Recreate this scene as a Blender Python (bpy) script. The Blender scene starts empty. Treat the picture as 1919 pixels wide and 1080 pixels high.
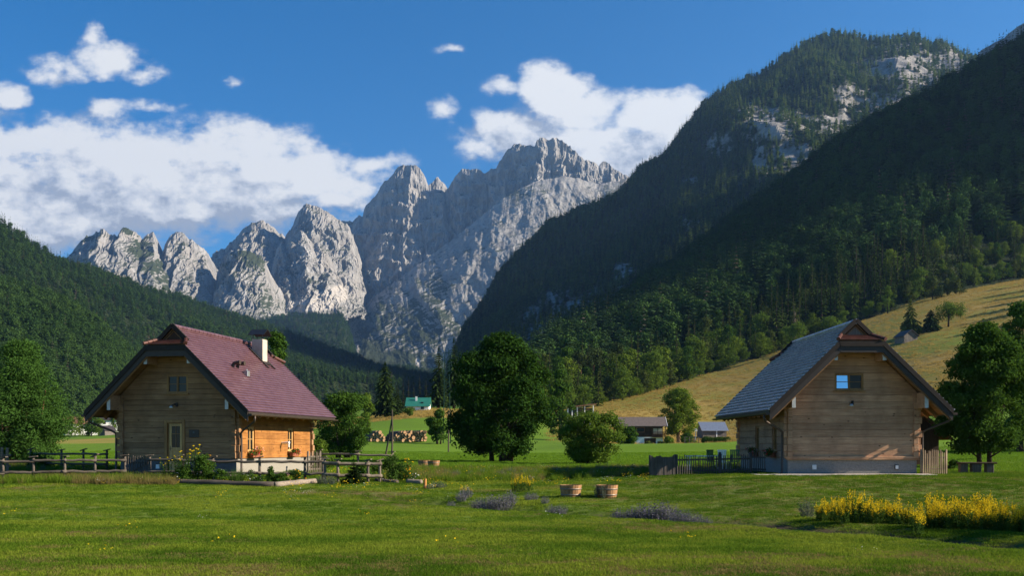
SUN_E, SKY_E, HAZE, EXPO = 5.0, .07, 4.0e-5, 1.18
CLOUD_LO, CLOUD_MID, CLOUD_HI = (2.7, 3.0, 3.6), (4.6, 4.8, 5.2), (6.2, 6.2, 6.15)
import bpy, math, random
import numpy as np
from mathutils import Vector, Matrix

# ------------------------------------------------------------------ basics
RAD = math.radians
F, HY, CX, ZC = 1866.0, 835.0, 960.0, 1.9        # focal length, horizon row, centre column, eye height (survey of the site)
rs = np.random.RandomState(7)
random.seed(7)
scene = bpy.context.scene
COL = scene.collection
SUN_AZ, SUN_EL = 6.0, 27.0                        # sun: to the right (+X), a little toward the viewer


def P(px, py, Y):
    return np.array([(px - CX) / F * Y, Y, ZC + (HY - py) / F * Y])


# ------------------------------------------------------------------ noise
_pr = np.random.RandomState(11)
_perm = _pr.permutation(256)
_perm = np.concatenate([_perm, _perm, _perm])
_g = _pr.normal(size=(256, 3))
_g /= np.linalg.norm(_g, axis=1)[:, None]


def pn(p):
    p = np.asarray(p, float)
    i = np.floor(p).astype(int)
    f = p - i
    i &= 255
    u = f * f * f * (f * (f * 6 - 15) + 10)
    r = 0
    for dx in (0, 1):
        for dy in (0, 1):
            for dz in (0, 1):
                h = _perm[_perm[_perm[i[..., 0] + dx] + i[..., 1] + dy] + i[..., 2] + dz]
                d = (_g[h] * (f - np.array([dx, dy, dz]))).sum(-1)
                w = (u[..., 0] if dx else 1 - u[..., 0]) * (u[..., 1] if dy else 1 - u[..., 1]) * (u[..., 2] if dz else 1 - u[..., 2])
                r = r + d * w
    return r * 1.5


def fbm(p, o=4, gain=.5):
    p = np.asarray(p, float)
    a, s, t = 1.0, 0, 0
    for k in range(o):
        s = s + a * pn(p * 2 ** k + k * 17.3)
        t += a
        a *= gain
    return s / t


def ridged(p, o=4, gain=.5):
    p = np.asarray(p, float)
    a, s, t = 1.0, 0, 0
    for k in range(o):
        s = s + a * (1 - 2.2 * np.abs(pn(p * 2 ** k + k * 9.7)))
        t += a
        a *= gain
    return s / t


def sstep(a, b, x):
    t = np.clip((x - a) / (b - a), 0, 1)
    return t * t * (3 - 2 * t)


# ------------------------------------------------------------------ mesh builder
class MB:
    def __init__(self):
        self.v, self.f, self.m, self.n = [], [], [], 0

    def add(self, V, Fs, mi=0):
        V = np.asarray(V, float).reshape(-1, 3)
        Fs = [list(map(int, q)) for q in Fs] if not isinstance(Fs, np.ndarray) else Fs
        if isinstance(Fs, np.ndarray):
            Fs = (Fs + self.n).tolist()
        else:
            Fs = [[q + self.n for q in f] for f in Fs]
        self.v.append(V)
        self.f += Fs
        self.m += [mi] * len(Fs)
        self.n += len(V)
        return self

    def quads(self, Q, mi=0):
        Q = np.asarray(Q, float)
        n = len(Q)
        return self.add(Q.reshape(-1, 3), np.arange(n * 4).reshape(n, 4), mi)

    def tris(self, Q, mi=0):
        Q = np.asarray(Q, float)
        n = len(Q)
        return self.add(Q.reshape(-1, 3), np.arange(n * 3).reshape(n, 3), mi)

    def box(self, x0, x1, y0, y1, z0, z1, mi=0, M=None):
        V = np.array([[x, y, z] for z in (z0, z1) for y in (y0, y1) for x in (x0, x1)], float)
        if M is not None:
            V = V @ np.array(M)[:3, :3].T + np.array(M)[:3, 3]
        return self.add(V, [[0, 2, 3, 1], [4, 5, 7, 6], [0, 1, 5, 4], [2, 6, 7, 3], [0, 4, 6, 2], [1, 3, 7, 5]], mi)

    def bar(self, p0, p1, w, h, mi=0, up=(0, 0, 1)):
        p0, p1 = np.array(p0, float), np.array(p1, float)
        d = p1 - p0
        d /= np.linalg.norm(d)
        u = np.array(up, float)
        if abs(d @ u) > .95:
            u = np.array([1., 0, 0])
        s = np.cross(d, u)
        s /= np.linalg.norm(s)
        u = np.cross(s, d)
        V = [p + a * s * w / 2 + b * u * h / 2 for p in (p0, p1) for b in (-1, 1) for a in (-1, 1)]
        return self.add(V, [[0, 2, 3, 1], [4, 5, 7, 6], [0, 1, 5, 4], [2, 6, 7, 3], [0, 4, 6, 2], [1, 3, 7, 5]], mi)

    def tube(self, pts, rad, n=8, caps=True, mi=0):
        pts = np.array(pts, float)
        k = len(pts)
        rad = np.broadcast_to(np.array(rad, float), (k,))
        T = np.gradient(pts, axis=0)
        T /= np.linalg.norm(T, axis=1)[:, None] + 1e-9
        ref = np.array([0, 0, 1.]) if abs(T[0][2]) < .9 else np.array([1., 0, 0])
        V = []
        for i in range(k):
            s = np.cross(T[i], ref)
            s /= np.linalg.norm(s) + 1e-9
            u = np.cross(s, T[i])
            a = np.arange(n) * 2 * math.pi / n
            V.append(pts[i] + rad[i] * (np.cos(a)[:, None] * s + np.sin(a)[:, None] * u))
        V = np.concatenate(V)
        Fs = []
        for i in range(k - 1):
            for j in range(n):
                a, b = i * n + j, i * n + (j + 1) % n
                Fs.append([a, a + n, b + n, b])
        if caps:
            Fs.append(list(range(n)))
            Fs.append([(k - 1) * n + j for j in range(n)][::-1])
        return self.add(V, Fs, mi)

    def lathe(self, prof, n=20, c=(0, 0, 0), mi=0):
        prof = np.array(prof, float)
        a = np.arange(n) * 2 * math.pi / n
        V = np.stack([prof[:, None, 0] * np.cos(a), prof[:, None, 0] * np.sin(a), np.repeat(prof[:, 1:2], n, 1)], -1).reshape(-1, 3) + np.array(c)
        Fs = []
        for i in range(len(prof) - 1):
            for j in range(n):
                b = (j + 1) % n
                Fs.append([i * n + j, i * n + b, (i + 1) * n + b, (i + 1) * n + j])
        return self.add(V, Fs, mi)

    def prism(self, pts, ext, mi=0):
        pts = np.array(pts, float)
        ext = np.array(ext, float)
        n = len(pts)
        nrm = sum(np.cross(pts[i] - pts[0], pts[(i + 1) % n] - pts[0]) for i in range(n))
        if nrm @ ext > 0:
            pts = pts[::-1]
        V = np.concatenate([pts, pts + ext])
        Fs = [list(range(n)), list(range(2 * n - 1, n - 1, -1))]
        for i in range(n):
            j = (i + 1) % n
            Fs.append([i, i + n, j + n, j])
        return self.add(V, Fs, mi)

    def mesh(self, name, mats, smooth=False):
        me = bpy.data.meshes.new(name)
        V = np.concatenate(self.v)
        me.vertices.add(len(V))
        me.vertices.foreach_set('co', V.ravel())
        ln = np.array([len(f) for f in self.f])
        lv = np.concatenate([np.array(f) for f in self.f]) if len(set(ln)) > 1 else np.array(self.f).ravel()
        me.loops.add(len(lv))
        me.loops.foreach_set('vertex_index', lv)
        me.polygons.add(len(ln))
        me.polygons.foreach_set('loop_start', np.concatenate([[0], np.cumsum(ln)[:-1]]))
        me.polygons.foreach_set('loop_total', ln)
        me.polygons.foreach_set('material_index', np.array(self.m))
        me.polygons.foreach_set('use_smooth', np.full(len(ln), bool(smooth)))
        me.update(calc_edges=True)
        for m in (mats if isinstance(mats, (list, tuple)) else [mats]):
            me.materials.append(m)
        return me

    def build(self, name, mats, parent=None, smooth=False, bevel=0):
        o = bpy.data.objects.new(name, self.mesh(name, mats, smooth))
        COL.objects.link(o)
        o.parent = parent
        if bevel:
            b = o.modifiers.new('bevel', 'BEVEL')
            b.width = bevel
            b.segments = 1
            b.limit_method = 'ANGLE'
        return o


def grid_faces(nr, nc):
    i = np.arange(nr - 1)[:, None] * nc + np.arange(nc - 1)[None, :]
    return np.stack([i, i + 1, i + nc + 1, i + nc], -1).reshape(-1, 4)


def tag(o, label, cat, group=None):
    o['label'] = label
    o['category'] = cat
    if group:
        o['group'] = group
    return o


def thing(name, label, cat, loc, rz=0.0, group=None):
    o = bpy.data.objects.new(name, None)
    o.empty_display_size = .3
    COL.objects.link(o)
    o.location = loc
    o.rotation_euler = (0, 0, rz)
    return tag(o, label, cat, group)


def kind(o, k):
    o['kind'] = k
    return o


_kids = {}


def dup(root, loc, rz=0.0, scl=1.0, label=None, group=None):
    c = root.copy()
    COL.objects.link(c)
    c.location = loc
    c.rotation_euler = (0, 0, rz)
    c.scale = (scl, scl, scl) if np.isscalar(scl) else scl
    if label:
        c['label'] = label
    if group:
        c['group'] = group
    for ch in root.children:
        d = ch.copy()
        COL.objects.link(d)
        d.parent = c
        for g in ch.children:
            e = g.copy()
            COL.objects.link(e)
            e.parent = d
    return c


# ------------------------------------------------------------------ materials
class NT:
    def __init__(self, tree):
        self.t = tree

    def n(self, typ, ins=None, **kw):
        nd = self.t.nodes.new(typ)
        for k, v in kw.items():
            setattr(nd, k, v)
        for k, v in (ins or {}).items():
            s = nd.inputs[k]
            if isinstance(v, bpy.types.NodeSocket):
                self.t.links.new(v, s)
            else:
                s.default_value = v
        return nd

    def math(self, op, a, b=0.0, c=None, clamp=False):
        d = {0: a, 1: b}
        if c is not None:
            d[2] = c
        return self.n('ShaderNodeMath', d, operation=op, use_clamp=clamp).outputs[0]

    def noise(self, vec, scale, detail=4, rough=.5, dist=0.0):
        d = {'Scale': scale, 'Detail': detail, 'Roughness': rough, 'Distortion': dist}
        if vec is not None:
            d['Vector'] = vec
        return self.n('ShaderNodeTexNoise', d).outputs['Fac']

    def ramp(self, fac, stops):
        r = self.n('ShaderNodeValToRGB', {'Fac': fac})
        e = r.color_ramp.elements
        while len(e) < len(stops):
            e.new(.5)
        for k, (p, c) in enumerate(stops):
            e[k].position = p
            e[k].color = (*c, 1) if len(c) == 3 else c
        return r.outputs['Color']

    def mix(self, fac, a, b, blend='MIX'):
        nd = self.t.nodes.new('ShaderNodeMix')
        nd.data_type = 'RGBA'
        nd.blend_type = blend
        for s, v in ((nd.inputs[0], fac), (nd.inputs[6], a), (nd.inputs[7], b)):
            if isinstance(v, bpy.types.NodeSocket):
                self.t.links.new(v, s)
            elif isinstance(v, (int, float)):
                s.default_value = v
            else:
                s.default_value = (*v, 1)
        return nd.outputs[2]

    def mapr(self, v, a, b, c=0., d=1.):
        return self.n('ShaderNodeMapRange', {0: v, 1: a, 2: b, 3: c, 4: d}).outputs[0]

    def mapping(self, vec, scale=(1, 1, 1), rot=(0, 0, 0)):
        return self.n('ShaderNodeMapping', {'Vector': vec, 'Scale': scale, 'Rotation': rot}).outputs[0]

    def bump(self, h, strength=.5, dist=.02):
        return self.n('ShaderNodeBump', {'Height': h, 'Strength': strength, 'Distance': dist}).outputs[0]


def material(name):
    m = bpy.data.materials.new(name)
    m.use_nodes = True
    t = m.node_tree
    t.nodes.clear()
    k = NT(t)
    out = k.n('ShaderNodeOutputMaterial')
    return m, k, out


def prin(k, out, color, rough=.7, normal=None, metal=0.0, spec=.4):
    d = {'Base Color': color if isinstance(color, bpy.types.NodeSocket) else (*color, 1), 'Roughness': rough, 'Metallic': metal,
         'Specular IOR Level': spec}
    if normal is not None:
        d['Normal'] = normal
    b = k.n('ShaderNodeBsdfPrincipled', d)
    k.t.links.new(b.outputs[0], out.inputs[0])
    return b


def coords(k, which='Object'):
    return k.n('ShaderNodeTexCoord').outputs[which]


def rnd_island(k):
    return k.n('ShaderNodeNewGeometry').outputs['Random Per Island']


def mat_wood(name, c0, c1, axis=0, knots=True, rough=.75, bmp=.2):
    """plank wood: grain along the given local axis, a tint of its own per plank, knots, weathering"""
    m, k, out = material(name)
    co = coords(k)
    sc = [26., 26., 26.]
    sc[axis] = 1.3
    g = k.noise(k.mapping(co, sc), 1.0, 5, .6, .4)
    isl = rnd_island(k)
    c = k.mix(k.mapr(g, .3, .7), c0, c1)
    tint = k.mapr(isl, 0, 1, .78, 1.16)
    c = k.mix(1.0, c, k.n('ShaderNodeCombineColor', {0: tint, 1: tint, 2: tint}).outputs[0], 'MULTIPLY')
    w = k.noise(co, 1.1, 4, .6)
    c = k.mix(k.mapr(w, .42, .72, 0, .7), c, [x * .55 for x in c0])
    s3 = [9., 9., 9.]
    s3[axis] = .35
    ck = k.noise(k.mapping(co, s3), 1.0, 6, .75)
    c = k.mix(k.mapr(ck, .60, .66, 0, .75), c, [x * .35 for x in c0])
    if knots:
        s2 = [3.3, 3.3, 3.3]
        s2[axis] = 1.9
        vo = k.n('ShaderNodeTexVoronoi', {'Vector': k.mapping(co, s2), 'Scale': 1.0, 'Randomness': 1.0}).outputs['Distance']
        kn = k.mapr(vo, .05, .12, 1, 0)
        c = k.mix(kn, c, [x * .22 for x in c0])
    prin(k, out, c, rough, k.bump(g, bmp, .01), spec=.25)
    return m


def mat_plain(name, c, rough=.6, var=.15, scale=6.0, metal=0.0, bump=.0, spec=.4):
    m, k, out = material(name)
    co = coords(k)
    nz = k.noise(co, scale, 5, .6)
    col = k.mix(k.mapr(nz, .3, .7), [x * (1 - var) for x in c], [min(1, x * (1 + var)) for x in c])
    prin(k, out, col, rough, k.bump(nz, bump, .02) if bump else None, metal, spec)
    return m


def mat_leaf(name, c0, c1, trans=.35, patch=.35, dead=None, far=False):
    m, k, out = material(name)
    isl = rnd_island(k)
    orn = k.n('ShaderNodeObjectInfo').outputs['Random']
    co = coords(k)
    cl = k.noise(co, patch, 3, .5)
    if far:                                                # stands of lighter and darker trees
        cl = k.noise(k.n('ShaderNodeObjectInfo').outputs['Location'], .009, 4, .65)
        orn = k.math('ADD', k.math('MULTIPLY', orn, .9), k.math('MULTIPLY', k.mapr(cl, .35, .65), .9))
    fac = k.math('ADD', k.math('MULTIPLY', isl, .45), k.math('ADD', k.math('MULTIPLY', k.mapr(cl, .3, .7), .3), k.math('MULTIPLY', orn, .25)))
    c = k.mix(fac, c0, c1)
    if dead:
        c = k.mix(k.mapr(k.n('ShaderNodeObjectInfo').outputs['Random'], .968, .972), c, dead)
    d = k.n('ShaderNodeBsdfDiffuse', {'Color': c})
    tr = k.n('ShaderNodeBsdfTranslucent', {'Color': k.mix(.5, c, [min(1, x * 1.5) for x in c1])})
    mx = k.n('ShaderNodeMixShader', {0: trans, 1: d.outputs[0], 2: tr.outputs[0]})
    k.t.links.new(mx.outputs[0], out.inputs[0])
    return m


# ------------------------------------------------------------------ instanced stuff
def scatter(name, pts, protos, scl, idx=None, tilt=0.0, label=None, cat=None, rot=None):
    n = len(pts)
    me = bpy.data.meshes.new(name)
    me.vertices.add(n)
    me.vertices.foreach_set('co', np.asarray(pts, float).ravel())
    if rot is None:
        rot = np.stack([rs.uniform(-tilt, tilt, n), rs.uniform(-tilt, tilt, n), rs.uniform(0, 6.283, n)], -1)
    if idx is None:
        idx = rs.randint(0, len(protos), n)
    a = me.attributes.new('rot', 'FLOAT_VECTOR', 'POINT')
    a.data.foreach_set('vector', rot.ravel())
    a = me.attributes.new('scl', 'FLOAT_VECTOR', 'POINT')
    scl = np.asarray(scl, float)
    if scl.ndim == 1:
        scl = np.repeat(scl[:, None], 3, 1)
    a.data.foreach_set('vector', scl.ravel())
    a = me.attributes.new('idx', 'INT', 'POINT')
    a.data.foreach_set('value', idx.astype(np.int32))
    me.update()
    o = bpy.data.objects.new(name, me)
    COL.objects.link(o)
    ng = bpy.data.node_groups.new(name, 'GeometryNodeTree')
    ng.interface.new_socket('Geometry', in_out='INPUT', socket_type='NodeSocketGeometry')
    ng.interface.new_socket('Geometry', in_out='OUTPUT', socket_type='NodeSocketGeometry')
    N, L = ng.nodes, ng.links
    gi, go = N.new('NodeGroupInput'), N.new('NodeGroupOutput')
    ip = N.new('GeometryNodeInstanceOnPoints')
    jn = N.new('GeometryNodeJoinGeometry')
    for p in protos:
        oi = N.new('GeometryNodeObjectInfo')
        oi.inputs['Object'].default_value = p
        oi.inputs['As Instance'].default_value = True
        L.new(oi.outputs['Geometry'], jn.inputs[0])

    def na(nm, t):
        q = N.new('GeometryNodeInputNamedAttribute')
        q.data_type = t
        q.inputs['Name'].default_value = nm
        return next(s for s in q.outputs if s.enabled and s.name == 'Attribute')
    L.new(gi.outputs[0], ip.inputs['Points'])
    L.new(jn.outputs[0], ip.inputs['Instance'])
    ip.inputs['Pick Instance'].default_value = True
    L.new(na('idx', 'INT'), ip.inputs['Instance Index'])
    L.new(na('rot', 'FLOAT_VECTOR'), ip.inputs['Rotation'])
    L.new(na('scl', 'FLOAT_VECTOR'), ip.inputs['Scale'])
    L.new(ip.outputs[0], go.inputs[0])
    md = o.modifiers.new('scatter', 'NODES')
    md.node_group = ng
    o['kind'] = 'stuff'
    if label:
        o['label'] = label
    if cat:
        o['category'] = cat
    return o


def proto(name, mb, mats, smooth=False):
    return bpy.data.objects.new(name, mb.mesh(name, mats, smooth))     # data only, reached through the scatter objects
# ------------------------------------------------------------------ lie of the land: one smooth surface through surveyed heights
_c = []          # (X, Y, z)


def _row(Y, *pts):
    for px, z, mode in pts:
        X = (px - CX) / F * Y
        _c.append((X, Y, z if mode == 'z' else ZC + (HY - z) / F * Y))


for Y in (3., 8., 14.5, 20., 26.):
    _row(Y, *[(p, 0.0, 'z') for p in (-300, 480, 960, 1440, 2300)])
for Y, z in ((3., 0), (14., .05), (26., .15), (45., .6)):
    _c += [(-60, Y, z), (60, Y, z), (-30, Y, z), (30, Y, z)]
_c += [(-60, -12, 0), (0, -12, 0), (60, -12, 0)]
_row(31, (-200, .15, 'z'), (330, .15, 'z'), (700, .05, 'z'), (960, 0., 'z'), (1300, .05, 'z'), (1700, .1, 'z'), (2200, .1, 'z'))
_row(37, (-200, .5, 'z'), (60, .48, 'z'), (330, .46, 'z'), (590, .38, 'z'), (760, .3, 'z'), (960, .22, 'z'), (1200, .4, 'z'), (1440, .6, 'z'), (1700, .6, 'z'), (1919, .5, 'z'), (2300, .5, 'z'))
_row(41, (-200, .62, 'z'), (330, .64, 'z'), (600, .56, 'z'), (960, .37, 'z'), (1219, .62, 'z'), (1440, .67, 'z'), (1720, .67, 'z'), (1919, .6, 'z'), (2300, .6, 'z'))
_row(50, (-200, .64, 'z'), (330, .66, 'z'), (600, .6, 'z'), (960, .5, 'z'), (1219, .62, 'z'), (1600, .68, 'z'), (1919, .66, 'z'), (2300, .7, 'z'))
_row(60, (-200, .6, 'z'), (330, .6, 'z'), (760, .58, 'z'), (960, .55, 'z'), (1300, .6, 'z'), (1919, .8, 'z'), (2300, .9, 'z'))
_row(78, (-200, .6, 'z'), (330, .7, 'z'), (760, .64, 'z'), (960, .62, 'z'), (1300, .66, 'z'), (1700, .8, 'z'), (1919, 1.1, 'z'), (2300, 1.4, 'z'))
_row(110, (-200, 850, 'p'), (210, 850, 'p'), (700, 852, 'p'), (960, 853, 'p'), (1240, 851, 'p'), (1600, 847, 'p'), (1919, 842, 'p'), (2300, 830, 'p'))
_row(150, (-200, 837, 'p'), (210, 837, 'p'), (700, 829, 'p'), (800, 830, 'p'), (960, 839, 'p'), (1240, 843, 'p'), (1400, 839, 'p'), (1600, 826, 'p'), (1919, 800, 'p'), (2300, 765, 'p'))
_row(205, (-200, 832, 'p'), (210, 831, 'p'), (560, 815, 'p'), (700, 803, 'p'), (820, 802, 'p'), (960, 812, 'p'), (1100, 826, 'p'), (1240, 838, 'p'), (1350, 833, 'p'), (1450, 818, 'p'), (1700, 764, 'p'), (1919, 722, 'p'), (2300, 670, 'p'))
_row(280, (-200, 826, 'p'), (210, 825, 'p'), (560, 800, 'p'), (690, 784, 'p'), (780, 770, 'p'), (900, 772, 'p'), (1080, 786, 'p'), (1240, 803, 'p'), (1340, 813, 'p'), (1450, 788, 'p'), (1685, 702, 'p'), (1919, 648, 'p'), (2300, 590, 'p'))
_row(350, (-200, 822, 'p'), (210, 819, 'p'), (560, 790, 'p'), (700, 776, 'p'), (900, 764, 'p'), (1100, 768, 'p'), (1250, 752, 'p'), (1500, 700, 'p'), (1700, 634, 'p'), (1919, 586, 'p'), (2300, 520, 'p'))
_row(500, (-200, 815, 'p'), (210, 811, 'p'), (560, 780, 'p'), (700, 772, 'p'), (900, 756, 'p'), (1100, 726, 'p'), (1300, 691, 'p'), (1500, 640, 'p'), (1700, 570, 'p'), (1840, 541, 'p'), (1919, 526, 'p'), (2300, 470, 'p'))
_row(700, (-200, 800, 'p'), (210, 797, 'p'), (560, 778, 'p'), (700, 770, 'p'), (960, 750, 'p'), (1300, 700, 'p'), (1600, 600, 'p'), (1919, 530, 'p'), (2300, 480, 'p'))
_row(1200, (-400, 795, 'p'), (210, 795, 'p'), (700, 776, 'p'), (960, 768, 'p'), (1919, 600, 'p'), (2300, 560, 'p'))
_row(3000, (-400, 780, 'p'), (700, 772, 'p'), (1919, 700, 'p'))
_row(8500, (-400, 760, 'p'), (700, 752, 'p'), (1919, 740, 'p'))
_c = np.array(_c)


def _uw(X, Y):
    return np.stack([X / (np.maximum(Y, -8) + 22) * 2.6, np.log(np.maximum(Y, -12) + 22)], -1)


def _ker(r):
    return np.where(r > 1e-9, r * r * np.log(r + 1e-12), 0)


_cu = _uw(_c[:, 0], _c[:, 1])
_n = len(_c)
_A = np.zeros((_n + 3, _n + 3))
_A[:_n, :_n] = _ker(np.linalg.norm(_cu[:, None] - _cu[None], axis=-1)) + np.eye(_n) * 2e-4
_A[:_n, _n:] = np.c_[np.ones(_n), _cu]
_A[_n:, :_n] = _A[:_n, _n:].T
_w = np.linalg.solve(_A, np.r_[_c[:, 2] / (np.maximum(_c[:, 1], -8) + 22), 0, 0, 0])

# the shallow ditch through the foreground lawn (centre line px, py -> X, Y)
_ditch = np.array([(-9.0, 33.4), (-4.0, 33.0), (-1.2, 31.3), (1.2, 28.7), (3.0, 26.6), (5.6, 24.6), (7.8, 21.6), (10.0, 18.6), (13, 16.0), (18, 14.0)])


def ditch_d(X, Y):
    d = np.full(np.shape(X), 1e9)
    al = np.zeros(np.shape(X))
    for i in range(len(_ditch) - 1):
        a, b = _ditch[i], _ditch[i + 1]
        ab = b - a
        t = np.clip(((X - a[0]) * ab[0] + (Y - a[1]) * ab[1]) / (ab @ ab), 0, 1)
        q = np.hypot(X - a[0] - t * ab[0], Y - a[1] - t * ab[1])
        al = np.where(q < d, i + t, al)
        d = np.minimum(d, q)
    return d, al


def gz(X, Y):
    X, Y = np.asarray(X, float), np.asarray(Y, float)
    sh = X.shape
    X, Y = X.ravel(), Y.ravel()
    out = np.empty(len(X))
    for i in range(0, len(X), 20000):
        u = _uw(X[i:i + 20000], Y[i:i + 20000])
        K = _ker(np.linalg.norm(u[:, None] - _cu[None], axis=-1))
        out[i:i + 20000] = (K @ _w[:_n] + _w[_n] + u @ _w[_n + 1:]) * (np.maximum(Y[i:i + 20000], -8) + 22)
    near = 1 - sstep(60, 160, Y)
    p = np.stack([X, Y, 0 * X], -1)
    flat = 1 - np.maximum(np.exp(-((X + 13) ** 2 + (Y - 46) ** 2) / 60), np.exp(-((X - 14) ** 2 + (Y - 46) ** 2) / 60))
    out = out + near * flat * (.07 * fbm(p / 4.5, 3) + .025 * fbm(p / .9, 2))
    out = out + (1 - near) * fbm(p / 40., 3) * np.clip(Y / 400, 0, 1.2) * sstep(120, 260, Y)
    d, al = ditch_d(X, Y)
    s = sstep(0, 1.5, al) * .16 + .1 * sstep(4, 7, al)
    out = out - s * np.exp(-(d / .75) ** 2) + .25 * s * np.exp(-((d - 1.6) / .7) ** 2)
    # the low bank where the far field steps up
    out = out + .9 * sstep(124, 127.5, Y + 3 * pn(np.stack([X / 25, 0 * X, 0 * X], -1))) * sstep(250, 140, Y) * sstep(0, 14, X) * sstep(110, 50, X)
    return out.reshape(sh)


def g1(X, Y):
    return float(gz(np.array([X]), np.array([Y]))[0])


def on(px, Y):
    """a point of the ground straight below image column px at distance Y"""
    X = (px - CX) / F * Y
    return np.array([X, Y, g1(X, Y)])


# the ground sheet -----------------------------------------------------------
ys = [-14.]
while ys[-1] < 8600:
    y = ys[-1]
    ys.append(y + (.6 if y < 12 else max(.16, (y + 2) * .011) if y < 60 else (y * .0125 if y < 600 else y * .05)))
ys = np.array(ys)
us = np.concatenate([np.linspace(-2.2, -.62, 34)[:-1], np.linspace(-.62, .62, 400), np.linspace(.62, 2.2, 34)[1:]])
GX = np.clip(us[None, :] * (np.maximum(ys, 0)[:, None] + 16), -4300, 4300)
GY = np.repeat(ys[:, None], len(us), 1)
GZ = gz(GX, GY)
gm = MB().add(np.stack([GX, GY, GZ], -1).reshape(-1, 3), grid_faces(len(ys), len(us)))

# ------------------------------------------------------------------ ground material (zones follow places, not light)


def zones(X, Y):
    """hay, soil, lush, wood-floor shares of a ground point"""
    p = np.stack([X, Y, 0 * X], -1)
    px = CX + X / np.maximum(Y, 1) * F
    nz = fbm(p / 30, 3)
    hay = sstep(165, 215, Y + 22 * nz) * sstep(1010, 1090, px + 14 * nz) * (1 - .5 * sstep(.12, .4, fbm(p / 55 + 9, 3)))
    hay = np.maximum(hay, sstep(236, 250, Y + 5 * nz) * sstep(300, 285, Y) * sstep(540, 600, px) * sstep(880, 840, px))     # mown strip by the green roof
    hay = np.maximum(hay, sstep(205, 225, Y + 8 * nz) * sstep(330, 300, Y) * sstep(330, 300, px) * .9)
    d, al = ditch_d(X, Y)
    n2 = fbm(p / .8, 4)
    soil = sstep(1.05, .4, d + .7 * n2) * (.4 + .6 * sstep(4.4, 5.2, al)) * sstep(.6, 1.6, al)
    soil = np.maximum(soil, .55 * sstep(.28, .5, fbm(p / np.array([3.4, 1.6, 1]) + 31, 4)) * sstep(60, 30, Y))
    dry = sstep(.02, .42, fbm(p / np.array([6., 3., 1]) + 5, 4)) * sstep(70, 35, Y)
    dry = np.maximum(dry, sstep(18.6, 16.6, Y + 1.6 * nz + n2) * .95)
    dry = np.maximum(dry, .45 * sstep(2, 7, X) * sstep(44, 36, Y) * sstep(20, 24, Y))
    lush = sstep(62, 70, Y + 3 * nz)
    return hay, np.clip(soil, 0, 1), lush, dry


h_, s_, l_, d_ = zones(GX, GY)
m, k, out = material('grass_ground')
at = k.n('ShaderNodeVertexColor', layer_name='zone').outputs[0]
sp = k.n('ShaderNodeSeparateColor', {0: at})
dr = k.n('ShaderNodeVertexColor', layer_name='dry').outputs[0]
co = coords(k)
nf = k.noise(co, 9., 6, .65)
nm = k.noise(co, .9, 4, .6)
nl = k.noise(co, .045, 4, .6)
lawn = k.mix(k.mapr(nf, .32, .68), (.048, .082, .008), (.115, .18, .018))
lawn = k.mix(k.mapr(nm, .38, .66, 0, .6), lawn, (.115, .155, .022))
lush = k.mix(k.mapr(nf, .3, .7), (.075, .15, .008), (.125, .215, .014))
lush = k.mix(k.mapr(nl, .42, .6, 0, .55), lush, (.075, .14, .012))
dry = k.mix(k.mapr(nf, .3, .7), (.085, .07, .026), (.16, .125, .05))
hay = k.mix(k.mapr(k.noise(k.mapping(co, (.05, .5, .5)), 1.2, 6, .7), .32, .68), (.21, .15, .035), (.36, .255, .075))
hay = k.mix(k.mapr(k.noise(co, .03, 5, .65), .43, .61, 0, .85), hay, (.17, .185, .028))
soil = k.mix(k.mapr(k.noise(co, 14., 5, .7), .3, .7), (.02, .013, .008), (.085, .06, .04))
c = k.mix(sp.outputs[2], lawn, lush)
c = k.mix(k.math('MULTIPLY', k.n('ShaderNodeSeparateColor', {0: dr}).outputs[0], k.mapr(nm, .3, .55)), c, dry)
c = k.mix(sp.outputs[0], c, hay)
c = k.mix(sp.outputs[1], c, soil)
prin(k, out, c, .9, k.bump(nf, .9, .06), spec=.1)
M_GROUND = m
ground = kind(gm.build('ground', m, smooth=True), 'structure')
for nm_, R_, G_, B_ in (('zone', h_, s_, l_), ('dry', d_, d_, d_)):
    ca = ground.data.color_attributes.new(nm_, 'FLOAT_COLOR', 'POINT')
    ca.data.foreach_set('color', np.stack([R_, G_, B_, np.ones_like(R_)], -1).astype(np.float32).ravel())


# ------------------------------------------------------------------ mountains: ridge line to foot, with real relief, and a back side
def interp_cols(cols, nu):
    cols = np.array(cols, float)
    s = np.r_[0, np.cumsum(np.hypot(np.diff(cols[:, 0]), np.diff(cols[:, 1])) + 1)]
    s /= s[-1]
    S = np.linspace(0, 1, nu)
    return np.stack([np.interp(S, s, cols[:, j]) for j in range(6)], -1), S


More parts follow.
